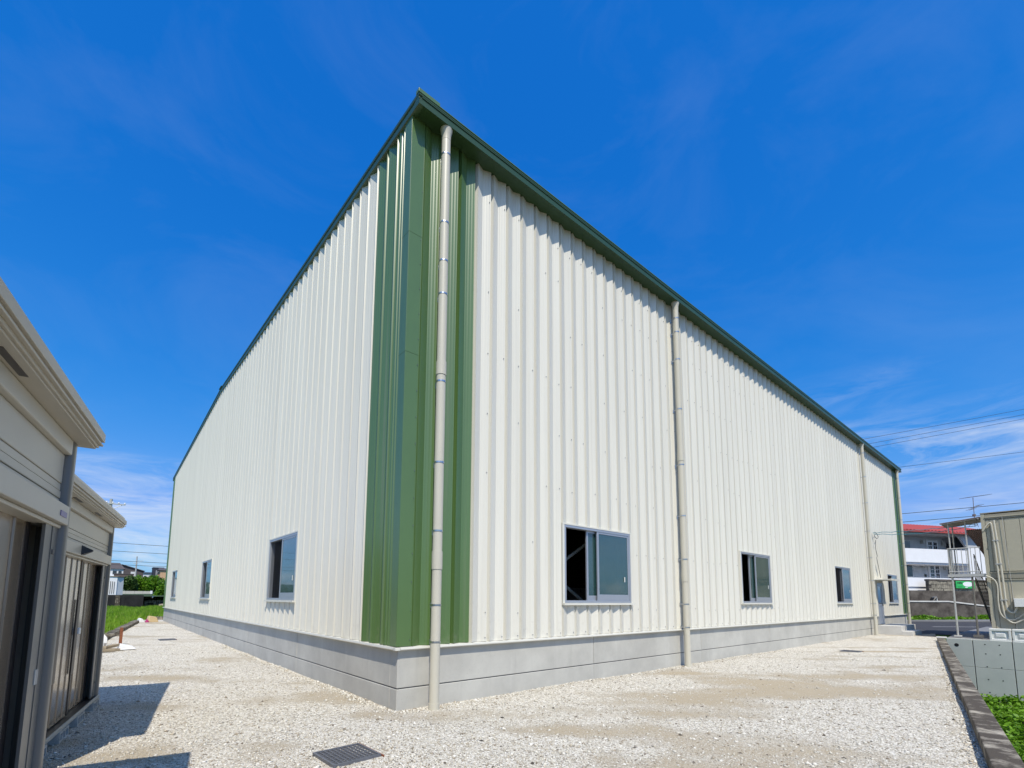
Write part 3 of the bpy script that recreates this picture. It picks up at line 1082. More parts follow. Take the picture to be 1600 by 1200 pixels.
# downpipes with sockets, clamps and flared outlets
def downpipe(x, clamps, sockets, zbot=0.0):
    y = -.205
    mb = MB(); mb.tube([(x, y, zbot - .05), (x, y, ZF - .12)], .074, 20)
    dp = mb.build('downpipe', M['pvc'], hall, smooth=True)
    mb = MB(); mb.tube([(x, y, ZF - .2), (x, y, ZF - .10), (x, y, ZF - .03), (x, y, ZF + .008)], [.076, .079, .098, .104], 20); mb.build('outlet', M['pvc'], dp, smooth=True)
    mb = MB(); mb.tube([(x, y, zbot - .04), (x, y, zbot + .085)], .081, 20); mb.build('socket', M['pvc'], dp, smooth=True)
    for z0, z1 in sockets:
        mb = MB(); mb.tube([(x, y, z0), (x, y, z1)], .082, 20); mb.build('socket', M['pvc'], dp, smooth=True)
    for z in clamps:
        mb = MB(); mb.tube([(x, y, z - .012), (x, y, z + .012)], .079, 16)
        mb.box(x - .009, x + .009, y + .07, -.05, z - .012, z + .012)
        mb.box(x - .02, x + .02, -.064, -.05, z - .05, z + .03)
        mb.build('clamp', M['steel'], dp)


downpipe(.5, [.96, 1.50, 2.61, 3.67, 4.97, 6.43, 7.0, 7.67, 8.9], [(2.03, 2.30), (5.08, 5.30)])
downpipe(7.70, [.94, 1.5, 2.6, 3.69, 5.0, 6.46, 7.8, 8.55, 8.93], [(2.05, 2.32), (5.1, 5.32)])
downpipe(25.15, [.95, 1.5, 2.6, 3.7, 5.0, 6.4, 7.7, 8.9], [(2.05, 2.32)])
downpipe(32.62, [.95, 1.5, 2.6, 3.7, 5.0, 6.4, 7.7, 8.9], [(2.05, 2.32)])

# sheet screws
mb = MB()
for row, zrow in enumerate((ZT + .09, 1.36, 2.62, 3.75, 4.8, 5.9, 7.0, 8.1, 8.8)):
    k = 0
    while 1.235 + k * PR < 14:
        x = 1.235 + (k + .94) * PR - .03 if k >= 0 else 0
        zz = zrow + random.uniform(-.04, .04) if row else zrow
        hit = any(a - .1 < x < b + .1 and WZ0 - .1 < zz < WZ1 + .1 for a, b in WIN_R)
        if not hit and random.random() < (.55 if row else .9): mb.box(x - .005, x + .005, -RIB - .004, -RIB + .008, zz - .005, zz + .005)
        k += 1
z = ZT + .12
while z < ZF:
    for x, y in ((.155, -.063), (1.21, -.05)): mb.box(x - .005, x + .005, y - .006, y + .01, z - .006, z + .006)
    z += .42
o = mb.build('screws', M['cast_iron'], hall)
tag(o, kind='stuff')


# ------------------------------------------------------------------ drain grates in the yard
def grate(loc, rz, w, label):
    g = empty('drain_grate', loc, rz, label, 'drain grate', 'steel drain grates set in the gravel')
    mb = MB(); mb.box(-w / 2, w / 2, -w / 2, w / 2, -.25, -.03); mb.build('pit', M['black'], g)
    mb = MB()
    f_ = .02
    for q in ((-w / 2, w / 2, -w / 2, -w / 2 + f_), (-w / 2, w / 2, w / 2 - f_, w / 2), (-w / 2, -w / 2 + f_, -w / 2 + f_, w / 2 - f_), (w / 2 - f_, w / 2, -w / 2 + f_, w / 2 - f_)): mb.box(q[0], q[1], q[2], q[3], -.03, .022)
    mb.build('frame', M['cast_iron'], g)
    mb0 = MB(); mb0.box(-.0045, .0045, -w / 2 + f_, w / 2 - f_, -.028, .018)
    nb = 10
    first = None
    for i in range(1, nb):
        x = -w / 2 + f_ + (w - 2 * f_) * i / nb
        if first is None: first = mb0.build('bearing_bar', M['cast_iron'], g, loc=(x, 0, 0))
        else: share(first, 'bearing_bar', g, (x, 0, 0))
    mb1 = MB(); mb1.box(-w / 2 + f_, w / 2 - f_, -.005, .005, -.024, .014)
    first = None
    for i in range(1, 8):
        y = -w / 2 + f_ + (w - 2 * f_) * i / 8
        if first is None: first = mb1.build('cross_bar', M['cast_iron'], g, loc=(0, y, 0))
        else: share(first, 'cross_bar', g, (0, y, 0))
    mb = MB(); mb.box(w / 2 + .001, w / 2 + .016, -w / 2 - .03, w / 2 + .01, -.02, .016); mb.build('edge_angle', M['rust'], g)


grate((-1.31, -1.44, 0.01), R(3), .50, 'square steel drain grate in the gravel nearest the camera')
grate((-1.28, 15.3, 0.0), R(2), .5, 'small drain grate far along the gable wall by the gravel path')
grate((15.25, -1.62, 0.0), R(2), .5, 'small drain grate in the gravel along the long wall')


# ------------------------------------------------------------------ kerb wall on the right of the yard
ck = empty('kerb_wall', (23.2, ycop(23.2), 0), math.atan(0.1523), 'weathered grey concrete kerb wall edging the gravel yard', 'kerb wall')
ends = [0.2, -5.0, -12.4, -17.6, -22.0, -27.5, -36]
for k, (a, b) in enumerate(zip(ends, ends[1:])):
    mb = MB(); mb.box(b + .004, a - .004, -.23, 0, -2.7, .132)
    mb.build('kerb_length', M['conc_old'], ck, bevel=.012)
mb = MB(); mb.box(-.15, .35, -.3, .02, .134, .175); mb.build('end_cap', M['conc_light'], ck, bevel=.008)

# lower field with leafy plants
sheet('lower_field', [(-60, -80), (24.3, -80), (24.3, -2.6), (-60, ycop(-60))], M['soil'], -2.44)


def leaves(name, pos, size, mat, parent=None, droop=0.0, aspect=1.5, upbias=0.5):
    """diamond leaves at pos (n,3), facing mostly up"""
    n = len(pos)
    nr = RNG.normal(size=(n, 3))
    nr[:, 2] = np.abs(nr[:, 2]) + upbias
    nr /= np.linalg.norm(nr, axis=1)[:, None]
    u_ = np.cross(nr, RNG.normal(size=(n, 3)))
    u_ /= np.linalg.norm(u_, axis=1)[:, None]
    w_ = np.cross(nr, u_)
    s_ = size * RNG.uniform(.6, 1.3, n)[:, None]
    V = np.stack([pos - u_ * s_ * aspect * .5, pos + w_ * s_ * .45 + nr * s_ * .1, pos + u_ * s_ * aspect * .5, pos - w_ * s_ * .45 + nr * s_ * .1], 1).reshape(-1, 3)
    F = np.arange(4 * n).reshape(-1, 4)
    return bulk(name, V, F, mat, parent)


def ground_cover():
    n = 90000
    x = RNG.uniform(4, 24, n)
    off = RNG.random(n) ** 1.0 * 9 + .28
    y = ycop(x) - off
    # up to the foot of the concrete wall
    wx = 23.95 + 0 * y
    k = x < wx - .1
    x, y = x[k], y[k]
    h = .32 + .16 * np.sin(x * 2.1) * np.sin(y * 1.7) + .1 * np.sin(x * 5.3 + y * 3)
    z = -2.42 + h * RNG.random(len(x)) ** .5
    o = leaves('ground_cover', np.stack([x, y, z], 1), .10, M['leaf'], aspect=1.35, upbias=.9)
    tag(o, 'bright green leafy ground cover filling the lower plot beside the kerb', 'plants', kind='stuff')


ground_cover()

# fresh formed concrete retaining wall closing the plot
RW = Vector((24.0, -2.83, 0))
rw = empty('retaining_wall', RW, -math.pi / 2, 'fresh pale grey formed concrete retaining wall above the leafy plot', 'wall')
wj = [-.05, .74, 1.84, 2.95, 4.06, 5.2, 8]
for k, (a, b) in enumerate(zip(wj, wj[1:])):
    for z0, z1 in ((-1.0, .10 - .012 * k), (-2.8, -1.005)):
        mb = MB(); mb.box(a + .012, b - .012, -.0, .22, z0 + .004, z1); mb.build('wall_panel', M['conc_new'], rw, bevel=.008)
    for z in (-.08, -.45, -.95, -1.45, -1.95):
        for xx in (a + .35, b - .35):
            if b - a < .9: continue
            mb = MB(); mb.tube([(xx, -.004, z), (xx, .01, z)], .022, 8); mb.build('tie_hole', M['signblack'], rw)
mb = MB(); mb.tube([(.26, -.005, -.16), (.26, .02, -.16)], .07, 14); mb.build('drain_hole', M['black'], rw)
mb = MB(); mb.box(-.05, 12, .221, .26, -2.8, .05); mb.build('wall_core', M['conc_new'], rw)
sheet('paved_lot', [(24.2, -2.75), (24.2, -40), (40, -40), (40, -2.7), (28.6, -2.5)], M['pave'], .06)

# road, pavement and their markings beyond
sheet('road', [(28.5, -60), (28.5, 24), tuple(S(10, 45))[:2], tuple(S(90, 47))[:2], (120, -60)], M['asphalt'], .006)
mb = MB(); a_, b_, c_, d_ = S(14, 38.6), S(70, 39.6), S(70, 47), S(14, 46)
mb.hexa([(p.x, p.y, -.1) for p in (a_, b_, c_, d_)], [(p.x, p.y, .11) for p in (a_, b_, c_, d_)]); tag(mb.build('pavement', M['pave']), kind='structure')
for lat in range(16, 60, 6):
    p0, p1, p2, p3 = S(lat, 31.0), S(lat + 3, 31.06), S(lat + 3, 31.22), S(lat, 31.16)
    mb = MB(); mb.quad(*[(q.x, q.y, .011) for q in (p0, p1, p2, p3)]); tag(mb.build('road_marking', M['paint']), kind='structure')

# ------------------------------------------------------------------ storage sheds on the left
SH_RZ = math.atan2(-.9874, -.158)


def shed(loc, label, plate, detail):
    g = empty('storage_shed', loc, SH_RZ, label, 'storage shed', 'steel storage sheds facing the gable wall')
    L_, D_ = 3.72, 2.2
    # body panels behind and at the ends, floor rail
    for nm, q in (('side_wall', (0, .03, -D_, -.13)), ('side_wall', (L_ - .03, L_, -D_, -.13)), ('back_wall', (.03, L_ - .03, -D_, -D_ + .03))):
        mb = MB(); mb.box(q[0], q[1], q[2], q[3], .15, 2.62); mb.build(nm, M['shed_cream'], g)
    mb = MB(); mb.box(0.0, L_, -.006, .012, .122, .165); mb.build('base_rail', M['shed_cream'], g, bevel=.003)
    mb = MB(); mb.box(0.0, L_, -.2, -.007, .122, .148)
    for yy in (-.19, -.15, -.115): mb.box(.1, L_ - .1, yy, yy + .006, .148, .158)
    mb.build('door_track', M['shed_door_dark'], g)
    mb = MB(); mb.box(.03, L_ - .03, -D_ + .03, -.2, .12, .15); mb.build('floor', M['shed_door_dark'], g)
    # end posts with rounded faces
    for x0 in (0.0, L_ - .10):
        mb = MB()
        ring = [(x0, -.14), (x0 + .095, -.14), (x0 + .095, -.035), (x0 + .085, -.012), (x0 + .07, -.002), (x0 + .012, .0), (x0 + .003, -.004), (x0, -.014)]
        mb.hexa([(x, y, .125) for x, y in ring], [(x, y, 2.63) for x, y in ring]); mb.build('post', M['shed_post'], g, smooth=True)
    # jamb plates beside the doors
    for x0, x1 in ((.10, .36), (L_ - .36, L_ - .10)):
        mb = MB(); mb.box(x0, x1, -.05, -.034, .163, 2.05); mb.box(x0 + .12, x0 + .126, -.034, -.030, .163, 2.05); j = mb.build('jamb', M['shed_post'], g)
    if detail == 1:
        mb = MB(); mb.box(.20, .26, -.034, -.030, 1.06, 1.15); mb.build('label_plate', M['galv'], g)
        mb = MB(); mb.box(.16, .19, -.034, -.027, 1.86, 1.89); mb.build('bolt', M['galv_dark'], g)
    else:
        for z in (.35, 1.1, 1.85):
            mb = MB(); mb.box(.17, .195, -.034, -.028, z, z + .03); mb.build('bolt', M['galv_dark'], g)
    # header over the doors, transom panel with pressed lines, lintel under the eaves
    mb = MB(); mb.box(.075, L_ - .075, -.13, .008, 2.06, 2.185); mb.box(.096, L_ - .096, -.135, -.022, 2.035, 2.058); hd = mb.build('header', M['shed_cream'], g, bevel=.006)
    zz = [2.187, 2.235, 2.285, 2.335, 2.53]
    for k, (z0, z1) in enumerate(zip(zz, zz[1:])):
        mb = MB(); mb.box(.097, L_ - .097, -.08, -.045 + (.004 if k % 2 else 0), z0, z1 - .004); mb.build('transom_panel', M['shed_cream'], g, bevel=.004)
    mb = MB(); mb.box(.097, L_ - .097, -.10, -.085, 2.187, 2.6); mb.build('transom_back', M['shed_post'], g)
    mb = MB(); mb.box(.097, L_ - .097, -.15, -.004, 2.53, 2.63); mb.build('lintel', M['shed_cream'], g, bevel=.008)
    # roof: stepped fascia all round, soffit, sloping top
    o1, e1 = .125, .10
    steps = [(0, 2.695, 2.755), (.016, 2.676, 2.695), (.006, 2.664, 2.676), (.026, 2.645, 2.664), (.04, 2.632, 2.645)]
    mb = MB()
    for ins, z0, z1 in steps: mb.box(-e1 + ins, L_ + e1 - ins, -D_ - .1 + ins, o1 - ins, z0, z1)
    rf = mb.build('roof', M['shed_beige'], g, bevel=.003)
    mb = MB(); mb.hexa([(-e1 + .01, -D_ - .09, 2.756), (L_ + e1 - .01, -D_ - .09, 2.756), (L_ + e1 - .01, o1 - .012, 2.756), (-e1 + .01, o1 - .012, 2.756)], [(-e1 + .03, -D_ - .07, 2.762), (L_ + e1 - .03, -D_ - .07, 2.762), (L_ + e1 - .03, o1 - .03, 2.80), (-e1 + .03, o1 - .03, 2.80)]); mb.build('roof_top', M['shed_beige'], rf)
    for x0 in (1.22, 2.3):
        mb = MB(); mb.box(x0, x0 + .32, .012, .045, 2.629, 2.634); mb.build('soffit_vent', M['shed_door_dark'], g)
    # sliding doors: three bronze leaves with pressed ribs, long dark grips
    for k, (x0, x1, y) in enumerate(((.34, 1.42, -.115), (1.36, 2.40, -.085), (2.34, 3.40, -.115))):
        mb = MB(); mb.box(x0, x1, y - .02, y, .165, 2.05); d = mb.build('door_leaf', M['shed_door'], g)
        for xa in (x0, x1 - .05):
            mb = MB(); mb.box(xa, xa + .05, y, y + .008, .165, 2.05); mb.build('stile', M['shed_door_dark'], d)
        for xr in (x0 + .24, x0 + .50, x0 + .76):
            mb = MB(); mb.hexa([(xr, y + .0005, .17), (xr + .022, y + .0005, .17), (xr + .015, y + .009, .17), (xr + .007, y + .009, .17)], [(xr, y + .0005, 2.04), (xr + .022, y + .0005, 2.04), (xr + .015, y + .009, 2.04), (xr + .007, y + .009, 2.04)]); mb.build('rib', M['shed_door'], d)
        for xg in ((x1 - .18, x1 - .06),) if k == 0 else ((x0 + .06, x0 + .16), (x1 - .19, x1 - .08)):
            mb = MB(); mb.box(xg[0], xg[1], y + .0125, y + .03, .66, 1.55); mb.build('grip', M['shed_door_dark'], d)
    if plate:
        mb = MB(); mb.box(.14, .28, .008, .012, 2.10, 2.135); mb.build('name_plate', M['violet'], hd)
    return g


SH1 = (-3.553, -1.97, 0)
SH2 = (-3.252, 2.98, 0)
s1 = shed(SH1, 'nearer beige steel storage shed with bronze sliding doors at the left edge', True, 1)
s2 = shed(SH2, 'farther beige steel storage shed with black wall lamp on its header', False, 2)
# lamp on the header of the farther shed, key tag on its grip
mb = MB()
mb.hexa([(1.84, .009, 2.07), (1.98, .009, 2.07), (1.98, .009, 2.18), (1.84, .009, 2.18)], [(1.88, .10, 2.115), (1.92, .10, 2.115), (1.92, .10, 2.135), (1.88, .10, 2.135)])
mb.build('wall_lamp', M['black'], s2)
mb = MB(); mb.box(1.27, 1.36, -.084, -.045, 1.12, 1.2); mb.build('lock_tag', M['white_plastic'], s2, bevel=.01)


# hollow blocks under the sheds
def hollow_block(loc, rz, label):
    b = empty('concrete_block', loc, rz, label, 'concrete block', 'hollow concrete blocks carrying the storage sheds')
    mb = MB()
    w, d, h = .39, .19, .12
    # face with three openings: built from webs
    ws = [0, .03, .125, .15, .24, .265, .36, .39]
    for i in range(0, 8, 2): mb.box(ws[i], ws[i + 1], -d, 0, .0, h)
    mb.box(.03, .36, -d, -.0, 0, .022); mb.box(.03, .36, -d, -.0, h - .022, h)
    mb.build('shell', M['block'], b)
    for i in range(1, 7, 2):
        mb = MB(); mb.box(ws[i], ws[i + 1], -d + .01, -d + .02, .022, h - .022); mb.build('cell_back', M['black'], b)
    return b


cs, sn_ = math.cos(SH_RZ), math.sin(SH_RZ)


def shed_pt(base, x, y, z=0): return (base[0] + x * cs - y * sn_, base[1] + x * sn_ + y * cs, z)


names = ['at the far corner of', 'second along under', 'third along under', 'fourth along under']
for i, x in enumerate((.02, .95, 1.75, 2.6)):
    hollow_block(shed_pt(SH2, x, .022, 0.0), SH_RZ, 'hollow concrete block ' + names[i] + ' the farther shed')
for i, x in enumerate((.02, 1.2)):
    hollow_block(shed_pt(SH1, x, .0, 0.0), SH_RZ, 'hollow concrete block ' + names[i] + ' the nearer shed')

# ------------------------------------------------------------------ left edge of the yard: kerb, litter, grass
def kerb_run(name, pts, w, h, mat, label):
    k = empty(name, (pts[0][0], pts[0][1], 0), 0, label, 'kerb')
    o0 = Vector((pts[0][0], pts[0][1], 0))
    for a, b in zip(pts, pts[1:]):
        a, b = Vector((*a, 0)) - o0, Vector((*b, 0)) - o0
        d = (b - a).normalized()
        nn = Vector((-d.y, d.x, 0)) * w
        n_ = max(1, int((b - a).length / 2.0))
        for i in range(n_):
            p, q = a + (b - a) * (i / n_) + d * .008, a + (b - a) * ((i + 1) / n_) - d * .008
            mb = MB()
            mb.hexa([(v.x, v.y, -.2) for v in (p, q, q + nn, p + nn)], [(v.x, v.y, h) for v in (p, q, q + nn, p + nn)])
            mb.build('kerb_stone', mat, k, bevel=.01)
    return k


kerb_run('kerb', [(-3.3, 13.6), (-1.25, 30.7)], .32, .14, M['conc_old'], 'low weathered kerb between gravel path and grass beyond the sheds')
kerb_run('kerb', [(-.75, 33.6), (1.6, 33.2)], .3, .22, M['conc_old'], 'short raised kerb at the far end of the gable wall')


def grass(name, n, xr, yr, h, label, z0=0.0, side=None):
    x = RNG.uniform(*xr, n)
    y = RNG.uniform(*yr, n)
    if side is not None:
        k = side(x, y)
        x, y = x[k], y[k]
        n = len(x)
    hh = h * RNG.uniform(.4, 1.2, n) * (1 + .45 * np.sin(x * 1.1 + y * .35) * np.sin(y * .5 - x * .6))
    a = RNG.uniform(0, 6.28, n)
    w = .012 + .012 * RNG.random(n) + .0006 * np.clip(y, 0, 60)
    lean = RNG.normal(0, .4, (n, 2)) * hh[:, None]
    b0 = np.stack([x - np.cos(a) * w, y - np.sin(a) * w, np.full(n, z0)], 1)
    b1 = np.stack([x + np.cos(a) * w, y + np.sin(a) * w, np.full(n, z0)], 1)
    tp = np.stack([x + lean[:, 0], y + lean[:, 1], z0 + hh], 1)
    V = np.stack([b0, b1, tp], 1).reshape(-1, 3)
    o = bulk(name, V, np.arange(3 * n).reshape(-1, 3), M['grass'])
    tag(o, label, 'grass', kind='stuff')
    return o


grass('grass', 90000, (-7, 8), (17, 69), .38, 'bright green rough grass growing beyond the gravel path', -.03,
      lambda x, y: (x < -3.62 + (y - 13.6) * .12) & (y < 33.9) | (y > 33.9))

# sacks and timber by the farther shed
b = empty('debris_pile', (-3.12, 12.0, 0), .2, 'white sack and broken timber heaped behind the farther shed', 'debris')
mb = MB()
for i in range(9):
    for j in range(7): pass
n_u, n_v = 12, 8
V = []
for i in range(n_u):
    for j in range(n_v + 1):
        th, ph = 2 * math.pi * i / n_u, math.pi * j / n_v
        rr = 1 + .18 * math.sin(3 * th + 2 * ph) + .12 * math.sin(5 * th - 3 * ph)
        V.append((-.22 + .26 * rr * math.sin(ph) * math.cos(th), .32 * rr * math.sin(ph) * math.sin(th), .24 + .30 * rr * math.cos(ph)))
mb.v = V
for i in range(n_u):
    for j in range(n_v):
        a_, c_ = i * (n_v + 1) + j, ((i + 1) % n_u) * (n_v + 1) + j
        mb.f.append((a_, a_ + 1, c_ + 1, c_))
mb.build('sack', M['bag'], b, smooth=True)
for (x, y, z, L_, a, t_) in ((.05, -.25, .05, .55, .3, .1), (.12, -.1, .12, .5, .6, -.1), (-.1, -.45, .05, .5, .1, .05), (-.2, -.3, .14, .4, -.4, .08)):
    mb = MB(); mb.box(-L_ / 2, L_ / 2, -.07, .07, -.035, .035); o = mb.build('timber', M['wood'], b, loc=(x, y, z)); o.rotation_euler = (0, t_, a)
mb = MB()
mb.hexa([(.3, -.2, .012), (.75, -.15, .012), (.8, .15, .012), (.35, .2, .012)], [(.33, -.15, .13), (.66, -.1, .06), (.7, .1, .09), (.4, .15, .18)]); mb.build('plastic_sheet', M['bag'], b)
b = empty('marker_frame', (-2.68, 14.1, 0), .1, 'low brown steel post with rail beside the grass kerb', 'post')
mb = MB(); mb.box(-.04, .04, -.04, .04, 0, .55); mb.build('post', M['rust'], b)
mb = MB(); mb.box(-.9, -.04, -.025, .025, .28, .36); mb.build('rail', M['conc_old'], b)
b = empty('litter_bags', (-1.0, 30.0, 0), .3, 'tan paper bag with magenta wrapper lying at the kerb end', 'litter')
for nm, mt, q in (('bag', 'bag', (-.45, -.1, -.25, .25, .3)), ('wrapper', 'magenta', (-.12, .14, -.3, .0, .22)), ('paper_bag', 'paper', (.02, .62, -.25, .2, .42))):
    mb = MB(); x0, x1, y0, y1, h = q
    mb.hexa([(x0, y0, 0), (x1, y0 + .05, 0), (x1, y1, 0), (x0, y1 - .03, 0)], [(x0 + .07, y0 + .1, h), (x1 - .12, y0 + .12, h * .72), (x1 - .09, y1 - .08, h * .8), (x0 + .05, y1 - .12, h * .95)]); mb.build(nm, M[mt], b, bevel=.04)

# ------------------------------------------------------------------ left distance: terrain, walls, bushes, houses
def terrain():
    ys = [69.9, 75, 90, 110, 140, 180, 220, 300, 500, 1500]
    zs = [1.55, 1.6, 1.8, 2.2, 4.2, 6.2, 7.2, 8, 9, 10]
    xs = np.linspace(-400, 400, 41)
    V = [(x, y, z + (.25 * math.sin(x * .2 + y * .1) if y > 76 else 0)) for y, z in zip(ys, zs) for x in xs]
    n = len(xs)
    F = [(j * n + i, j * n + i + 1, (j + 1) * n + i + 1, (j + 1) * n + i) for j in range(len(ys) - 1) for i in range(n - 1)]
    o = bulk('hillside', np.array(V), np.array(F), M['hill'])
    tag(o, kind='structure')


terrain()
w_ = empty('boundary_wall', (-10, 69.5, 0), 0, 'blackened concrete boundary wall at the end of the grass', 'wall')
for i in range(6):
    mb = MB(); mb.box(i * 1.85 + .01, (i + 1) * 1.85 - .01, 0, .35, -.3, 1.72); mb.build('wall_bay', M['conc_black'], w_)
mb = MB(); mb.box(8.3, 8.75, -.12, -.005, -.2, 1.65); mb.build('pilaster', M['conc_old'], w_)
w_ = empty('culvert', (1.3, 71, 0), 0, 'low concrete culvert mouth beside the blackened wall', 'culvert')
for q in ((0, .35, 0, 1.5, -.3, 1.0), (.35, 1.0, .0, 1.5, .75, 1.1), (1.0, 2.6, 0, 1.5, -.3, 1.05)):
    mb = MB(); mb.box(*q); mb.build('wall_piece', M['conc_old'], w_)
mb = MB(); mb.box(.35, 1.0, .5, .6, -.3, .75); mb.build('opening', M['black'], w_)
mb = MB(); mb.hexa([(1.0, -1.6, -.2), (2.8, -1.6, -.2), (2.8, -.01, -.2), (1.0, -.01, -.2)], [(1.6, -.5, .6), (2.5, -.5, .8), (2.5, -.05, .85), (1.5, -.05, .8)]); mb.build('earth_bank', M['conc_old'], w_)
w_ = empty('garden_wall', (0, 95, 2), 0, 'grey stained concrete garden wall in front of the bushes', 'wall')
for i in range(4):
    mb = MB(); mb.box(-1 + i * 1.15, -1 + (i + 1) * 1.15 - .02, 0, .2, -.8, .42); mb.build('wall_bay', M['block'], w_)
mb = MB(); mb.box(3.45, 3.75, -.05, .25, -.8, .5); mb.build('pier', M['white_paint'], w_)
w_ = empty('white_hut', (-3.0, 74, 1.6), 0, 'small white corrugated hut standing above the blackened wall', 'hut')
mb = MB(); mb.box(-3, 1.42, 0, 2.2, 0, 2.5); mb.build('wall', M['white_paint'], w_)
mb = MB(); mb.hexa([(1.43, .1, 0), (2.1, .6, 0), (2.1, 2.4, 0), (1.43, 2.1, 0)], [(1.43, .1, 2.45), (2.1, .6, 2.4), (2.1, 2.4, 2.4), (1.43, 2.1, 2.45)]); mb.build('side_wall', M['far_white'], w_)
mb = MB(); mb.hexa([(-3.1, -.1, 2.501), (1.5, -.1, 2.501), (2.2, .6, 2.501), (2.2, 2.5, 2.501), (-3.1, 2.4, 2.501)], [(-3.1, -.1, 2.56), (1.5, -.1, 2.56), (2.2, .6, 2.56), (2.2, 2.5, 2.56), (-3.1, 2.4, 2.56)]); mb.build('roof', M['wood'], w_)
for x in (.55, .75, .95, 1.15):
    mb = MB(); mb.tube([(x, -.04, .3), (x, -.04, 1.9 - .15 * abs(x - .8))], .035, 6); mb.build('bar', M['galv_dark'], w_)


def shrub(name, loc, r, n, size, mat, label, cat='bush', group=None, lobes=7):
    g = empty(name, loc, 0, label, cat, group)
    P = []
    for _ in range(lobes):
        c_ = RNG.normal(0, .42, 3) * r
        c_[2] = abs(c_[2]) * .9 + r[2] * .35
        k = n // lobes
        q = RNG.normal(size=(k, 3))
        q /= np.linalg.norm(q, axis=1)[:, None]
        q *= (RNG.random(k) ** .4)[:, None]
        P.append(c_ + q * np.array(r) * RNG.uniform(.45, .7))
    P = np.concatenate(P)
    P[:, 2] = np.abs(P[:, 2])
    leaves('crown', P, size, mat, g)
    mb = MB()
    for _ in range(4):
        d = RNG.normal(0, .3, 2)
        mb.tube([(0, 0, -.2), (d[0] * r[0] * .5, d[1] * r[1] * .5, r[2] * .4), (d[0] * r[0], d[1] * r[1], r[2] * .9)], [.06 * r[2], .04 * r[2], .015 * r[2]], 6)
    mb.build('trunk', M['bark'], g)
    return g


shrub('bush', (1.2, 107, 2.3), (1.7, 1.6, 2.1), 3000, .26, M['leaf_dark'], 'dark green bush behind the garden wall, nearest the white hut', group='bushes behind the garden wall')
shrub('bush', (3.3, 109, 2.3), (1.8, 1.6, 2.3), 3000, .26, M['leaf'], 'broad brighter green bush in the middle behind the garden wall', group='bushes behind the garden wall')
shrub('bush', (5.6, 111, 2.4), (1.7, 1.6, 2.2), 3000, .26, M['leaf_dark'], 'dark bush behind the garden wall next to the warehouse corner', group='bushes behind the garden wall')
shrub('bush', (4.2, 82, .6), (1.2, 1.2, 2.3), 3000, .2, M['leaf'], 'leafy bush hanging beside the far corner of the warehouse', group='bushes by the culvert')
shrub('bush', (3.1, 74, .1), (.9, .8, .9), 1500, .16, M['leaf'], 'small low bush beside the culvert mouth', group='bushes by the culvert')


def house(loc, w, d, h, wall, roof, rise, label, style='gable', windows=(), extras=()):
    g = empty('house', loc, 0, label, 'house', 'distant houses on the hillside')
    mb = MB()
    if style == 'shed':
        mb.hexa([(0, 0, 0), (w, 0, 0), (w, d, 0), (0, d, 0)], [(0, 0, h + rise), (w, 0, h), (w, d, h), (0, d, h + rise)])
    else: mb.box(0, w, 0, d, 0, h)
    mb.build('wall', M[wall], g)
    mb = MB()
    e = .5
    if style == 'gable':
        mb.hexa([(-e, -e, h + .001), (w + e, -e, h + .001), (w + e, d + e, h + .001), (-e, d + e, h + .001)], [(-e + .2, d / 2 - .1, h + rise), (w - w * .12, d / 2 - .1, h + rise), (w - w * .12, d / 2 + .1, h + rise), (-e + .2, d / 2 + .1, h + rise)])
    elif style == 'shed':
        mb.hexa([(-e, -e, h + rise + .05), (w + e, -e, h + .001), (w + e, d + e, h + .001), (-e, d + e, h + rise + .05)], [(-e, -e, h + rise + .3), (w + e, -e, h + .25), (w + e, d + e, h + .25), (-e, d + e, h + rise + .3)])
    else: mb.box(-.1, w + .1, -.1, d + .1, h + .001, h + .25)
    mb.build('roof', M[roof], g)
    for (x0, x1, z0, z1) in windows:
        mb = MB(); mb.box(x0 - .08, x1 + .08, -.06, -.005, z0 - .08, z1 + .08); f = mb.build('window', M['far_white'], g)
        mb = MB(); mb.box(x0, x1, -.085, -.062, z0, z1); mb.build('pane', M['win_dark'], f)
    for nm, q, mt in extras:
        mb = MB(); mb.box(*q); mb.build(nm, M[mt], g)
    return g


house((-6, 228, 5.5), 9.4, 8, 6.4, 'far_white', 'brown_roof', 2.5, 'white two storey house with brown hipped roof beside the dark house', windows=((6.2, 7.4, 4.3, 5.7), (7.9, 8.9, 4.3, 5.7)), extras=(('balcony', (3.5, 7.2, -1.2, -.01, 2.6, 3.7), 'far_white'),))
house((3.6, 242, 5.5), 6.8, 8, 6.3, 'brown_roof', 'brown_roof', 2.4, 'dark grey house with single sloping roof on the hillside', 'shed', windows=((2.9, 3.6, 4.6, 5.3), (5.6, 6.2, 2.2, 3.4)), extras=(('bay_window', (2.6, 4.0, -1.0, -.1, 4.2, 6.0), 'far_white'),))
house((.3, 200, 5.2), 5.2, 6, 3.7, 'brown_wall', 'brown_roof', .3, 'low brown flat roofed house below the dark house', 'flat', windows=((3.6, 4.6, 1.5, 2.6),))
house((11.2, 262, 6.0), 4.6, 7, 5.9, 'far_white', 'navy', .6, 'pale house with blue grey roof between dark house and navy house', windows=((.6, 1.5, 3.5, 4.7), (2.6, 3.6, 3.5, 4.7), (2.5, 3.5, 1.0, 2.2)), extras=(('balcony', (2.2, 4.4, -1, -.01, 2.6, 3.4), 'far_white'),))
house((13.3, 236, 6.0), 3.6, 7, 7.2, 'navy', 'navy', .3, 'tall navy blue house with orange balcony', 'flat', windows=((1.4, 2.0, 4.4, 5.6), (1.5, 2.3, 1.2, 2.6)), extras=(('balcony', (1.7, 3.4, -1.1, -.01, 3.0, 4.5), 'orange'), ('downpipe', (.95, 1.1, -.12, -.01, 0, 6.2), 'far_white')))
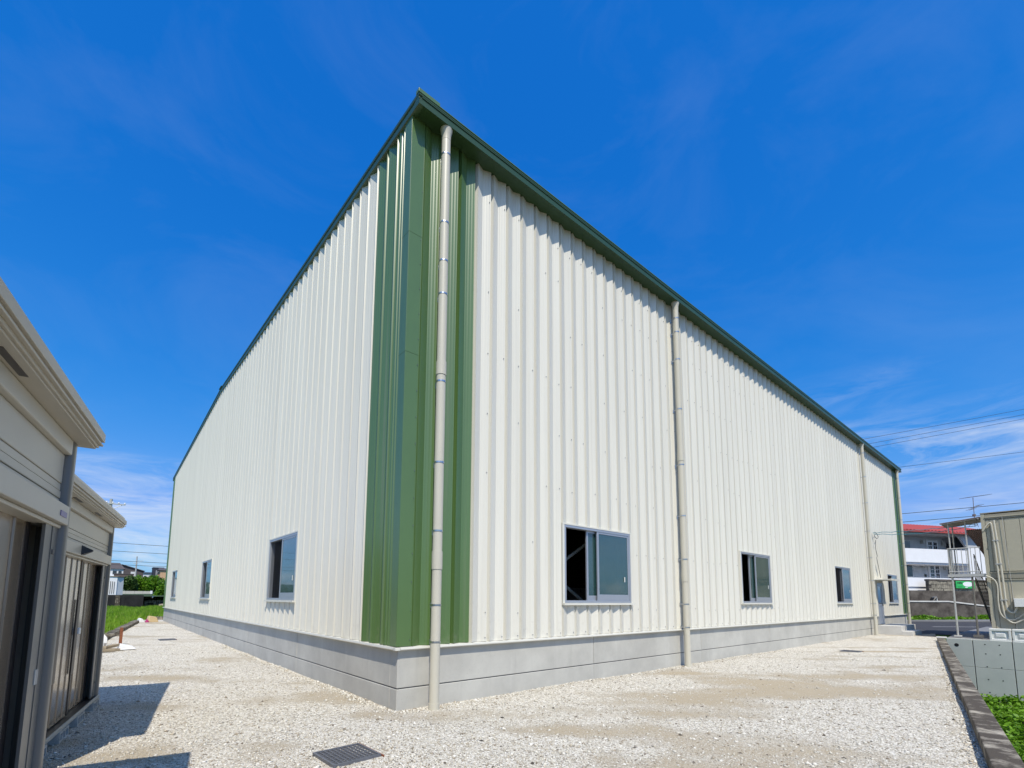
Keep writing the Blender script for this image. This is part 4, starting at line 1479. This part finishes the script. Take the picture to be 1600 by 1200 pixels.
house((14.8, 224, 6.0), 6, 7, 5.8, 'tan', 'brown_roof', 1.0, 'tan rendered house at the edge of the warehouse', windows=((1.9, 2.7, 3.6, 4.9), (4, 5, 3.6, 4.9)))
house((5.5, 180, 5.6), 1.8, 3, 1.5, 'far_white', 'brown_wall', .4, 'tiny white shed at the foot of the utility pole', windows=((.3, .7, .5, 1.0),))


def utility_pole(loc, h, label, arms, r=.16):
    g = empty('utility_pole', loc, 0, label, 'utility pole', 'concrete utility poles')
    mb = MB(); mb.tube([(0, 0, -.5), (0, 0, h)], [r * 1.25, r * .8], 12); mb.build('mast', M['pole'], g, smooth=True)
    for z, x0, x1 in arms:
        mb = MB(); mb.box(x0, x1, -.2, -.1, z - .05, z + .05); arm = mb.build('crossarm', M['galv'], g)
        n_ = 4
        for i in range(n_):
            x = x0 + (x1 - x0) * (i + .15) / (n_ - .7)
            mb = MB(); mb.tube([(x, -.15, z + .05), (x, -.15, z + .13), (x, -.15, z + .2), (x, -.15, z + .25)], [.05, .085, .06, .03], 8); mb.build('insulator', M['white_plastic'], arm)
        mb = MB(); mb.tube([(x1 - .3, -.15, z - .05), (0, -.15, z - .7)], .03, 6); mb.build('stay', M['galv'], g)
    return g


utility_pole((5.95, 200, 5.5), 9.7, 'grey utility pole rising in front of the distant houses', [(8.2, -.1, 1.9), (7.2, -.9, .4)], .22)
utility_pole((-3.06, 62, 0), 12.4, 'top of a utility pole showing above the shed roof', [(11.85, -.45, 1.3)], .17)


def wire(name, a, b, sag, r, mat, label, group, n=24):
    pts = []
    for i in range(n + 1):
        t = i / n
        p = Vector(a).lerp(Vector(b), t)
        p.z -= sag * 4 * t * (1 - t)
        pts.append(tuple(p))
    mb = MB(); mb.tube(pts, r, 6)
    tag(mb.build(name, mat), label, 'wire', group)


for i, (za, zb, sg) in enumerate(((9.95, 9.75, .25), (8.7, 8.4, .25), (7.25, 6.8, .25), (6.55, 6.2, .2))):
    wire('power_line', (-40, 90, za + .3), (45, 90, zb + .3), sg, .035, M['wire'], ['topmost', 'second', 'third', 'lowest'][i] + ' power line crossing the low sky left of the warehouse', 'power lines on the left')

# ------------------------------------------------------------------ right distance: apartment block behind retaining walls
APT_O = (57.70, 3.92, 0)
APT_RZ = math.atan2(-.44, .898)
ap = empty('apartment_block', APT_O, APT_RZ, 'white two storey apartment block with red roof and open galleries', 'apartment')
XA0, XA1 = -16.0, 15.0


def A(nm, q, mt, par=None, bevel=0.0):
    mb = MB(); mb.box(*q); return mb.build(nm, M[mt], par or ap, bevel=bevel)


A('wall', (XA0, XA1, 1.6, 9.0, 2.4, 9.0), 'shade_wall')
A('gallery_floor', (XA0, 8.6, .0, 1.59, 5.35, 5.62), 'white_paint')
A('gallery_floor', (XA0, 8.6, .0, 1.59, 2.5, 3.1), 'white_paint')
A('parapet', (XA0, 8.4, -.12, -.002, 5.52, 6.88), 'white_paint')
A('parapet', (XA0, 2.5, -.12, -.002, 3.08, 3.98), 'white_paint')
A('parapet', (2.52, 12.0, -.12, -.002, 3.4, 3.98), 'white_paint')
A('end_wall', (8.4, 15, -.1, 1.58, 2.6, 7.25), 'white_paint')
A('ceiling', (XA0, 8.8, -.1, 1.58, 8.45, 8.62), 'shade_wall')
# stair end with chamfered opening
mb = MB(); mb.hexa([(8.2, -.1, 7.26), (15, -.1, 7.26), (15, .1, 7.26), (8.2, .1, 7.26)], [(7.2, -.1, 8.44), (15, -.1, 8.44), (15, .1, 8.44), (7.2, .1, 8.44)]); mb.build('gallery_end', M['shade_wall'], ap)
mb = MB()
nr = 70
for i in range(nr):
    x0, x1 = XA0 - .6 + (XA1 + 1.6 - XA0) * i / nr, XA0 - .6 + (XA1 + 1.6 - XA0) * (i + 1) / nr
    xm = (x0 + x1) / 2
    for xa, xb, u0, u1 in ((x0, xm, 0, .07), (xm, x1, .07, 0)):
        mb.quad((xa, -.75, 8.62 + u0), (xb, -.75, 8.62 + u1), (xb, 4.8, 10.3 + u1), (xa, 4.8, 10.3 + u0))
        mb.quad((xa, 4.8, 10.3 + u0), (xb, 4.8, 10.3 + u1), (xb, 10, 8.8 + u1), (xa, 10, 8.8 + u0))
A_roof = mb.build('roof', M['red_roof'], ap)
A('roof_edge', (XA0 - .6, XA1 + 1, -.78, -.70, 8.46, 8.62), 'red_roof', A_roof)
A('eave_board', (XA0 - .4, XA1 + .6, -.69, 1.6, 8.625, 8.64), 'brown_wall')
for zf in (5.62, 3.1):
    for k, xd in enumerate((-9.5, -3.0, 5.15, 11.6)):
        d = A('door', (xd, xd + 1.6, 1.52, 1.595, zf, zf + 2.5), 'far_white')
        for j in (0, 1):
            A('door_leaf', (xd + .1 + j * .72, xd + .1 + j * .72 + .68, 1.485, 1.518, zf + .02, zf + 2.35), 'white_paint', d)
            for r_ in range(4):
                for c_ in range(2):
                    A('pane', (xd + .2 + j * .72 + c_ * .26, xd + .2 + j * .72 + c_ * .26 + .21, 1.47, 1.483, zf + .75 + r_ * .38, zf + .75 + r_ * .38 + .32), 'win_dark', d)
        lm = A('wall_lamp', (xd - .75, xd - .5, 1.3, 1.59, zf + 2.05, zf + 2.4), 'galv')
        A('meter', (xd + 2.2, xd + 2.6, 1.4, 1.59, zf + 1.9, zf + 2.45), 'galv')
        A('notice_plate', (xd - .55, xd - .3, 1.55, 1.59, zf + 1.1, zf + 1.35), 'signblack')
    wv = A('window', (1.9, 2.95, 1.5, 1.595, zf + 1.0, zf + 2.3), 'far_white')
    A('pane', (2.0, 2.85, 1.47, 1.498, zf + 1.08, zf + 2.22), 'win_dark', wv)
    A('doorway', (8.0, 8.9, 1.4, 1.59, zf, zf + 2.2), 'win_dark')
# aerial on the roof
ae = empty('tv_aerial', tuple(Matrix.Rotation(APT_RZ, 4, 'Z') @ Vector((14.9, 3.0, 0)) + Vector(APT_O) + Vector((0, 0, 10.1))), APT_RZ, 'spiky television aerial on a mast above the red roof', 'aerial')
mb = MB(); mb.tube([(0, 0, 0), (.15, 0, 3.4)], .035, 6); mb.build('mast', M['galv_dark'], ae)
mb = MB(); mb.tube([(-1.3, 0, 3.25), (3.0, .3, 3.95)], .03, 6)
for i in range(13):
    t = i / 12
    mb.tube([(-1.3 + 4.3 * t, -.45 + .3 * t, 3.25 + .7 * t), (-1.3 + 4.3 * t, .45 + .3 * t, 3.25 + .7 * t)], .018, 5)
mb.build('boom', M['galv_dark'], ae)
mb = MB(); mb.tube([(-.6, 0, 1.9), (1.2, .1, 2.6)], .03, 6)
for i in range(5): mb.tube([(-.5 + .4 * i, -.4, 1.95 + .16 * i), (-.5 + .4 * i, .4, 1.95 + .16 * i)], .018, 5)
mb.tube([(.05, 0, 1.2), (.05, 0, 1.45)], .16, 8); mb.build('lower_boom', M['galv_dark'], ae)
mb = MB()
for a in (0, 2.1, 4.2): mb.tube([(.04, 0, .9), (.55 * math.cos(a), .55 * math.sin(a), 0)], .02, 5)
mb.build('stay', M['galv_dark'], ae)

# retaining walls in front of the apartments
uw = empty('upper_retaining_wall', APT_O, APT_RZ, 'dark stained concrete wall carrying the apartment terrace', 'wall')
for i in range(14):
    mb = MB(); mb.box(-16 + i * 2.4 + .006, -16 + (i + 1) * 2.4 - .006, -3.0, -2.6, -.2, 2.62); mb.build('wall_bay', M['conc_dark'], uw)
mb = MB(); mb.box(-16, 17.6, -2.6, 0.0, 2.0, 2.55); mb.build('terrace', M['pave'], uw)
lw = empty('lower_retaining_wall', APT_O, APT_RZ, 'dark concrete wall with pale sloping coping along the pavement', 'wall')


def ztop(x): return 1.60 - max(0, (x + 2.7)) * .083 if x > -2.7 else 1.58


for i in range(12):
    x0, x1 = -17 + i * 2.4, -17 + (i + 1) * 2.4
    mb = MB(); mb.hexa([(x0 + .005, -5.0, -.3), (x1 - .005, -5.0, -.3), (x1 - .005, -4.7, -.3), (x0 + .005, -4.7, -.3)], [(x0 + .005, -5.0, ztop(x0)), (x1 - .005, -5.0, ztop(x1)), (x1 - .005, -4.7, ztop(x1)), (x0 + .005, -4.7, ztop(x0))]); mb.build('wall_bay', M['conc_dark'], lw)
    mb = MB(); mb.hexa([(x0, -5.06, ztop(x0) + .001), (x1, -5.06, ztop(x1) + .001), (x1, -4.6, ztop(x1) + .001), (x0, -4.6, ztop(x0) + .001)], [(x0, -5.06, ztop(x0) + .11), (x1, -5.06, ztop(x1) + .11), (x1, -4.6, ztop(x1) + .11), (x0, -4.6, ztop(x0) + .11)]); mb.build('coping', M['conc_light'], lw)
mb = MB(); mb.box(-17, 12, -4.69, -3.01, .3, .9); mb.build('backfill', M['soil'], lw)
bw = empty('stone_wall', APT_O, APT_RZ, 'rough pale stone wall above the dark wall by the green sign', 'wall')
mb = MB(); mb.box(1.2, 12, -1.0, -.75, 2.55, 3.62); mb.build('core', M['conc_dark'], bw)
for r_ in range(3):
    x = 1.2 + (0.3 if r_ % 2 else 0)
    while x < 11.6:
        L_ = random.uniform(.5, .85)
        mb = MB(); pr_ = random.uniform(.03, .08); mb.box(x + .015, x + L_ - .015, -1.0 - pr_, -1.002, 2.57 + r_ * .35, 2.57 + r_ * .35 + .33); mb.build('stone', M['stone'], bw, bevel=.02)
        x += L_
mb = MB(); mb.box(1.15, 12.05, -1.09, -.7, 3.625, 3.80); mb.build('coping', M['conc_dark'], bw)
sg = empty('sign_board', APT_O, APT_RZ, 'green sign board with white oval hanging on the stone wall', 'sign')
mb = MB(); mb.box(4.45, 6.95, -1.24, -1.16, 2.95, 3.66); mb.build('board', M['signgreen'], sg)
mb = MB()
mb.hexa([(6.02 + .68 * math.cos(a), -1.2405, 3.36 + .24 * math.sin(a)) for a in np.linspace(0, 2 * math.pi, 21)[:-1]], [(6.02 + .68 * math.cos(a), -1.249, 3.36 + .24 * math.sin(a)) for a in np.linspace(0, 2 * math.pi, 21)[:-1]]); mb.build('oval', M['signwhite'], sg)
for x0, x1, z0, z1 in ((4.58, 4.78, 3.42, 3.52), (4.82, 5.0, 3.4, 3.53), (5.04, 5.28, 3.41, 3.52), (4.60, 5.25, 3.06, 3.10), (4.95, 5.1, 3.54, 3.57)):
    mb = MB(); mb.box(x0, x1, -1.248, -1.2405, z0, z1); mb.build('lettering', M['signblack'], sg)
mb = MB(); mb.box(5.6, 5.95, -1.248, -1.2405, 3.01, 3.07); mb.build('caption', M['signwhite'], sg)
mb = MB(); mb.box(4.6, 6.8, -1.158, -1.08, 3.1, 3.2); mb.build('bracket', M['galv_dark'], sg)
fl_ = empty('floodlight', tuple(Matrix.Rotation(APT_RZ, 4, 'Z') @ Vector((-2.3, -3.6, 1.0)) + Vector(APT_O)), APT_RZ, 'small black and white floodlight on the sloping wall', 'floodlight')
mb = MB(); mb.hexa([(-.3, -.2, .6), (0.0, -.3, .55), (0, .1, .55), (-.3, .1, .6)], [(-.02, -.2, 1.0), (.12, -.3, 1.02), (.12, .1, 1.02), (-.02, .1, 1.0)]); mb.build('lens', M['black'], fl_)
mb = MB(); mb.hexa([(.01, -.3, .55), (.3, -.2, .65), (.3, .1, .65), (.01, .1, .55)], [(.13, -.3, 1.05), (.28, -.2, .95), (.28, .1, .95), (.13, .1, 1.05)]); mb.build('housing', M['white_plastic'], fl_)
mb = MB(); mb.tube([(.1, -.1, -.2), (.1, -.1, .6)], .04, 6); mb.build('stake', M['galv_dark'], fl_)


def verge():
    n = 12000
    X = RNG.uniform(-17, 11, n)
    Y = -5.08 - np.abs(RNG.normal(0, .22, n))
    h = .2 * RNG.random(n) ** 2 * (1 + .8 * np.sin(X * 1.3) * np.sin(X * .47 + 1)) + .02
    c_, s_ = math.cos(APT_RZ), math.sin(APT_RZ)
    P = np.stack([APT_O[0] + X * c_ - Y * s_, APT_O[1] + X * s_ + Y * c_, .1 + h], 1)
    o = leaves('roadside_weeds', P, .13, M['leaf'], aspect=2.0, upbias=.2)
    tag(o, 'strip of green weeds along the foot of the dark wall', 'weeds', kind='stuff')


verge()

# ------------------------------------------------------------------ two storey prefab office and its outside stair
PX0, PYC = 25.6, -4.07
pf_ = empty('prefab_office', (PX0, PYC, .1), 0, 'beige two storey prefab site office behind the white barriers', 'prefab')


def B(nm, q, mt, par=None, bevel=0.0):                   # x in, y to the right (negative), z
    mb = MB(); mb.box(*q); return mb.build(nm, M[mt], par or pf_, bevel=bevel)


B('core', (.06, 5.4, -7.0, -.03, .02, 5.15), 'prefab')
B('corner_post', (-.02, .10, -.10, .02, 0, 5.28), 'prefab')
for z0, z1 in ((.05, 2.42), (2.80, 5.0)):
    yb = [-.105, -.23, -.66, -1.10, -1.54, -1.98, -2.42, -2.86, -3.3, -3.8, -5.4, -7.0]
    for a, b in zip(yb, yb[1:]):
        B('wall_panel', (.0, .055, b + .006, a - .006, z0, z1), 'prefab', bevel=.004)
B('floor_band', (-.012, .05, -7, -.105, 2.50, 2.73), 'prefab_trim')
B('band_lip', (-.035, .05, -7, -.105, 2.73, 2.765), 'prefab')
B('band_lip', (-.03, .05, -7, -.105, 2.43, 2.465), 'prefab')
B('roof_beam', (-.02, .05, -7, -.105, 5.03, 5.24), 'prefab_trim')
B('roof_rail', (-.05, .0, -7, -.105, 5.10, 5.14), 'prefab')
B('roof', (-.035, 5.5, -7.1, .03, 5.285, 5.32), 'prefab_trim')


def local(pts, dx=-.1): return [(dx, y - PYC, z - .1) for y, z in pts]


def smooth_path(pts, n=6):
    out = []
    P = [pts[0]] + list(pts) + [pts[-1]]
    for i in range(1, len(P) - 2):
        p0, p1, p2, p3 = [Vector(q) for q in P[i - 1:i + 3]]
        for k in range(n):
            t = k / n
            out.append(tuple(.5 * ((2 * p1) + (-p0 + p2) * t + (2 * p0 - 5 * p1 + 4 * p2 - p3) * t * t + (-p0 + 3 * p1 - 3 * p2 + p3) * t ** 3)))
    out.append(tuple(pts[-1]))
    return out


for pts, r_ in (([(-4.08, 4.63), (-4.22, 4.86), (-4.34, 4.95), (-4.37, 4.70), (-4.39, 4.05), (-4.41, 2.7), (-4.43, 1.5), (-4.50, .97), (-4.71, .76), (-4.99, .91), (-5.4, 1.0)], .032), ([(-4.44, 5.06), (-4.45, 4.8), (-4.48, 4.04), (-4.52, 2.69), (-4.54, 1.5), (-4.60, 1.24), (-4.74, 1.19), (-4.85, 1.42)], .036), ([(-4.03, 2.72), (-4.24, 2.58), (-4.34, 2.3), (-4.32, 1.63), (-4.35, 1.15), (-4.50, .93), (-4.74, .90), (-5.04, 1.17), (-5.3, 1.4)], .026)):
    mb = MB(); mb.tube(smooth_path(local(pts)), r_, 10); mb.build('conduit', M['pvc'], pf_, smooth=True)
for y, z in ((-4.385, 4.2), (-4.40, 3.2), (-4.43, 1.7), (-4.475, 4.2), (-4.50, 3.2), (-4.54, 1.7)):
    mb = MB(); mb.box(-.14, .0, y - PYC - .05, y - PYC + .05, z - .12, z - .08); mb.build('bracket', M['galv'], pf_)
B('unit_box', (-.3, -.01, -1.35, -.71, 1.32, 1.66), 'white_plastic', bevel=.01)
mb = MB(); mb.tube([(-.06, -.62, 5.1), (-.06, -.66, 3.4), (-.05, -.70, 1.2), (-.05, -.69, .2)], .008, 5); mb.build('chain', M['galv'], pf_)
mb = MB(); mb.tube([(-.04, -.45, 4.95), (-.04, -.62, 5.12)], .01, 5); mb.build('stay', M['galv_dark'], pf_)

st = empty('outside_stair', (25.7, -4.02, .1), 0, 'galvanised outside stair with small roof beside the prefab office', 'stair')


def C(nm, q, mt, r=None):
    mb = MB(); mb.box(*q); return mb.build(nm, M[mt], st)


# local y: 0 at the office corner, 1.12 at the free end; local x: depth away
for y in (.42, 1.05):
    mb = MB(); mb.tube([(0, y, 0.05), (0, y, 2.62)], .036, 8); mb.build('post', M['galv' if y > 1 else 'galv_dark'], st)
C('footing', (-.12, .12, .93, 1.17, 0, .05), 'conc_light')
C('footing', (-.14, .14, .26, .56, 0, .1), 'galv_dark')
C('landing', (-.06, 1.25, -.0, 1.16, 2.62, 2.70), 'galv')
C('landing_edge', (-.075, -.061, -.02, 1.18, 2.60, 2.72), 'galv')
for z in (2.83, 3.86):
    mb = MB(); mb.tube([(-.03, .08, z), (-.03, 1.13, z)], .022, 6); mb.build('rail', M['galv'], st)
    mb = MB(); mb.tube([(-.03, 1.13, z), (1.2, 1.13, z)], .022, 6); mb.build('rail', M['galv'], st)
for i in range(8):
    mb = MB(); mb.tube([(-.03, .1 + i * .145, 2.71), (-.03, .1 + i * .145, 3.86)], .013, 6); mb.build('baluster', M['galv'], st)
for i in range(1, 8):
    mb = MB(); mb.tube([(-.03 + i * .16, 1.13, 2.71), (-.03 + i * .16, 1.13, 3.86)], .013, 6); mb.build('baluster', M['galv'], st)
for x, y in ((.0, 1.03), (.0, .48), (1.2, 1.03)):
    mb = MB(); mb.tube([(x, y, 2.7), (x, y, 5.02 + .12 * (1.05 - y))], .026, 8); mb.build('roof_post', M['galv'], st)
rf = MB()
rf.hexa([(-.25, -.02, 5.13), (1.6, -.02, 5.13), (1.6, 1.28, 4.98), (-.25, 1.28, 4.98)], [(-.25, -.02, 5.16), (1.6, -.02, 5.16), (1.6, 1.28, 5.01), (-.25, 1.28, 5.01)])
rf.build('stair_roof', M['brown_sheet'], st)
for x in (-.2, .25, .7, 1.15):
    mb = MB(); mb.tube([(x, .0, 5.10), (x, 1.24, 4.955)], .02, 6); mb.build('rafter', M['galv'], st)
for y in (.04, 1.22):
    mb = MB(); mb.tube([(-.25, y, 5.085 - .115 * y), (1.55, y, 5.085 - .115 * y)], .02, 6); mb.build('purlin', M['galv'], st)
# flight running down along the hidden side
def fl_pt(t, off, dz=0.0): return (1.25 + 4.6 * t, .08 - .06 * t + off, 2.60 - 2.25 * t + dz)


for off in (.0, .33):
    a0, a1 = fl_pt(0, off), fl_pt(1, off)
    mb = MB(); mb.hexa([(a0[0], a0[1], a0[2] - .2), (a0[0], a0[1] + .045, a0[2] - .2), (a1[0], a1[1] + .045, a1[2] - .2), (a1[0], a1[1], a1[2] - .2)], [(a0[0], a0[1], a0[2]), (a0[0], a0[1] + .045, a0[2]), (a1[0], a1[1] + .045, a1[2]), (a1[0], a1[1], a1[2])]); mb.build('stringer', M['galv_dark'], st)
    mb = MB(); mb.tube([fl_pt(0, off, 1.05), fl_pt(1, off, 1.05)], .022, 6); mb.build('handrail', M['galv_dark'], st)
for i in range(13):
    q = fl_pt((i + .4) / 13, 0)
    C('tread', (q[0], q[0] + .24, q[1] + .046, q[1] + .329, q[2] - .1, q[2] - .07), 'galv_dark')
    mb = MB(); mb.tube([(q[0], q[1] + .352, q[2] - .05), (q[0], q[1] + .352, q[2] + 1.05)], .012, 5); mb.build('baluster', M['galv_dark'], st)
mb = MB()
for i in range(10):
    u0, u1 = i / 10, (i + 1) / 10
    for ua, ub, za, zb in ((u0, (u0 + u1) / 2, 0, .022), ((u0 + u1) / 2, u1, .022, 0)):
        mb.quad((1.2, .62 - .65 * ua, 4.78 + za), (4.4, .05 - .08 * ua, 3.2 + za), (4.4, .05 - .08 * ub, 3.2 + zb), (1.2, .62 - .65 * ub, 4.78 + zb))
mb.build('sloping_cover', M['brown_sheet'], st)

# white barriers on the wall top
BR = -math.pi / 2


def barrier(dist, label):
    p = RW + Vector((0, -1, 0)) * dist
    g = empty('white_barrier', (p.x + .02, p.y, .06), BR, label, 'barrier', 'white plastic barriers on the wall top')
    w, h = .60, .5
    mb = MB(); mb.box(0, w, .05, .32, 0, h); mb.build('body', M['white_plastic'], g, bevel=.015)
    mb = MB()
    for q in ((0, w, 0, .09), (0, w, h - .09, h), (0, .07, .09, h - .09), (w - .07, w, .09, h - .09)): mb.box(q[0], q[1], .0, .049, q[2], q[3])
    mb.build('rim', M['white_plastic'], g, bevel=.012)
    mb = MB(); mb.hexa([(.13, .048, .13), (w - .13, .048, .13), (w - .13, .048, h - .13), (.13, .048, h - .13)], [(.19, .02, .19), (w - .19, .02, .19), (w - .19, .02, h - .19), (.19, .02, h - .19)]); mb.build('boss', M['white_plastic'], g, bevel=.01)


barrier(1.24, 'white plastic barrier on the concrete wall nearest the stair')
barrier(1.87, 'second white plastic barrier along the concrete wall, at the picture edge')

# temporary cables from the hall to the stair roof
def teal(a, b, sag, label):
    pts = []
    for i in range(21):
        t = i / 20
        p = Vector(a).lerp(Vector(b), t)
        p.z -= sag * 4 * t * (1 - t) + .02 * math.sin(t * 40)
        pts.append(tuple(p))
    mb = MB(); mb.tube(pts, .014, 6)
    tag(mb.build('temporary_cable', M['teal']), label, 'cable', 'blue green cables to the site office')


teal((26.5, -.1, 5.06), (25.75, -3.95, 5.0), .06, 'upper blue green cable strung from the long wall to the stair roof')
teal((26.5, -.12, 5.0), (25.75, -3.9, 4.93), .16, 'lower sagging blue green cable strung from the long wall to the stair roof')
cl_ = empty('cable_coil', (26.6, -.1, 5.0), 0, 'small coil of black cable hanging on the wall by the third downpipe', 'cable')
mb = MB()
mb.tube(smooth_path([(0, -.06, .1), (.3, -.06, .05), (.5, -.08, -.1), (.2, -.08, -.22), (-.1, -.06, -.1), (.15, -.06, .02)]), .012, 6); mb.build('coil', M['wire'], cl_)
mb = MB(); mb.tube(smooth_path([(.1, -.05, -.3), (-.05, -.05, -.7), (.15, -.05, -1.1), (.05, -.05, -1.3), (.5, -.05, -2.2)]), .010, 6); mb.build('tail', M['wire'], cl_)

# overhead lines on the right
for i, (a, b, lb) in enumerate((((20.0, 40.0, 13.37), (70, 40, 23.4), 'topmost power line of the close set of three on the right'), ((20.0, 40.0, 12.86), (70, 40, 22.95), 'middle power line of the close set of three on the right'), ((20.0, 40.0, 12.5), (70, 40, 22.55), 'lowest power line of the close set of three on the right'), ((20.0, 40.0, 11.3), (70, 40, 18.0), 'single power line crossing the cloud on the right'), ((20.0, 40.0, 7.7), (70, 40, 12.8), 'black cable crossing above the red roof'), ((20.0, 40.0, 7.1), (70, 40, 11.8), 'black cable just over the red roof edge'))):
    k_ = 1.7
    pa, pb = S(a[0] * k_, a[1] * k_, 1.6 + (a[2] - 1.6) * k_), S(b[0] * k_, b[1] * k_, 1.6 + (b[2] - 1.6) * k_)
    wire('power_line', pa, pb, .25, .026 if i < 4 else .042, M['wire'], lb, 'power lines on the right')
print('objects', len(bpy.data.objects))
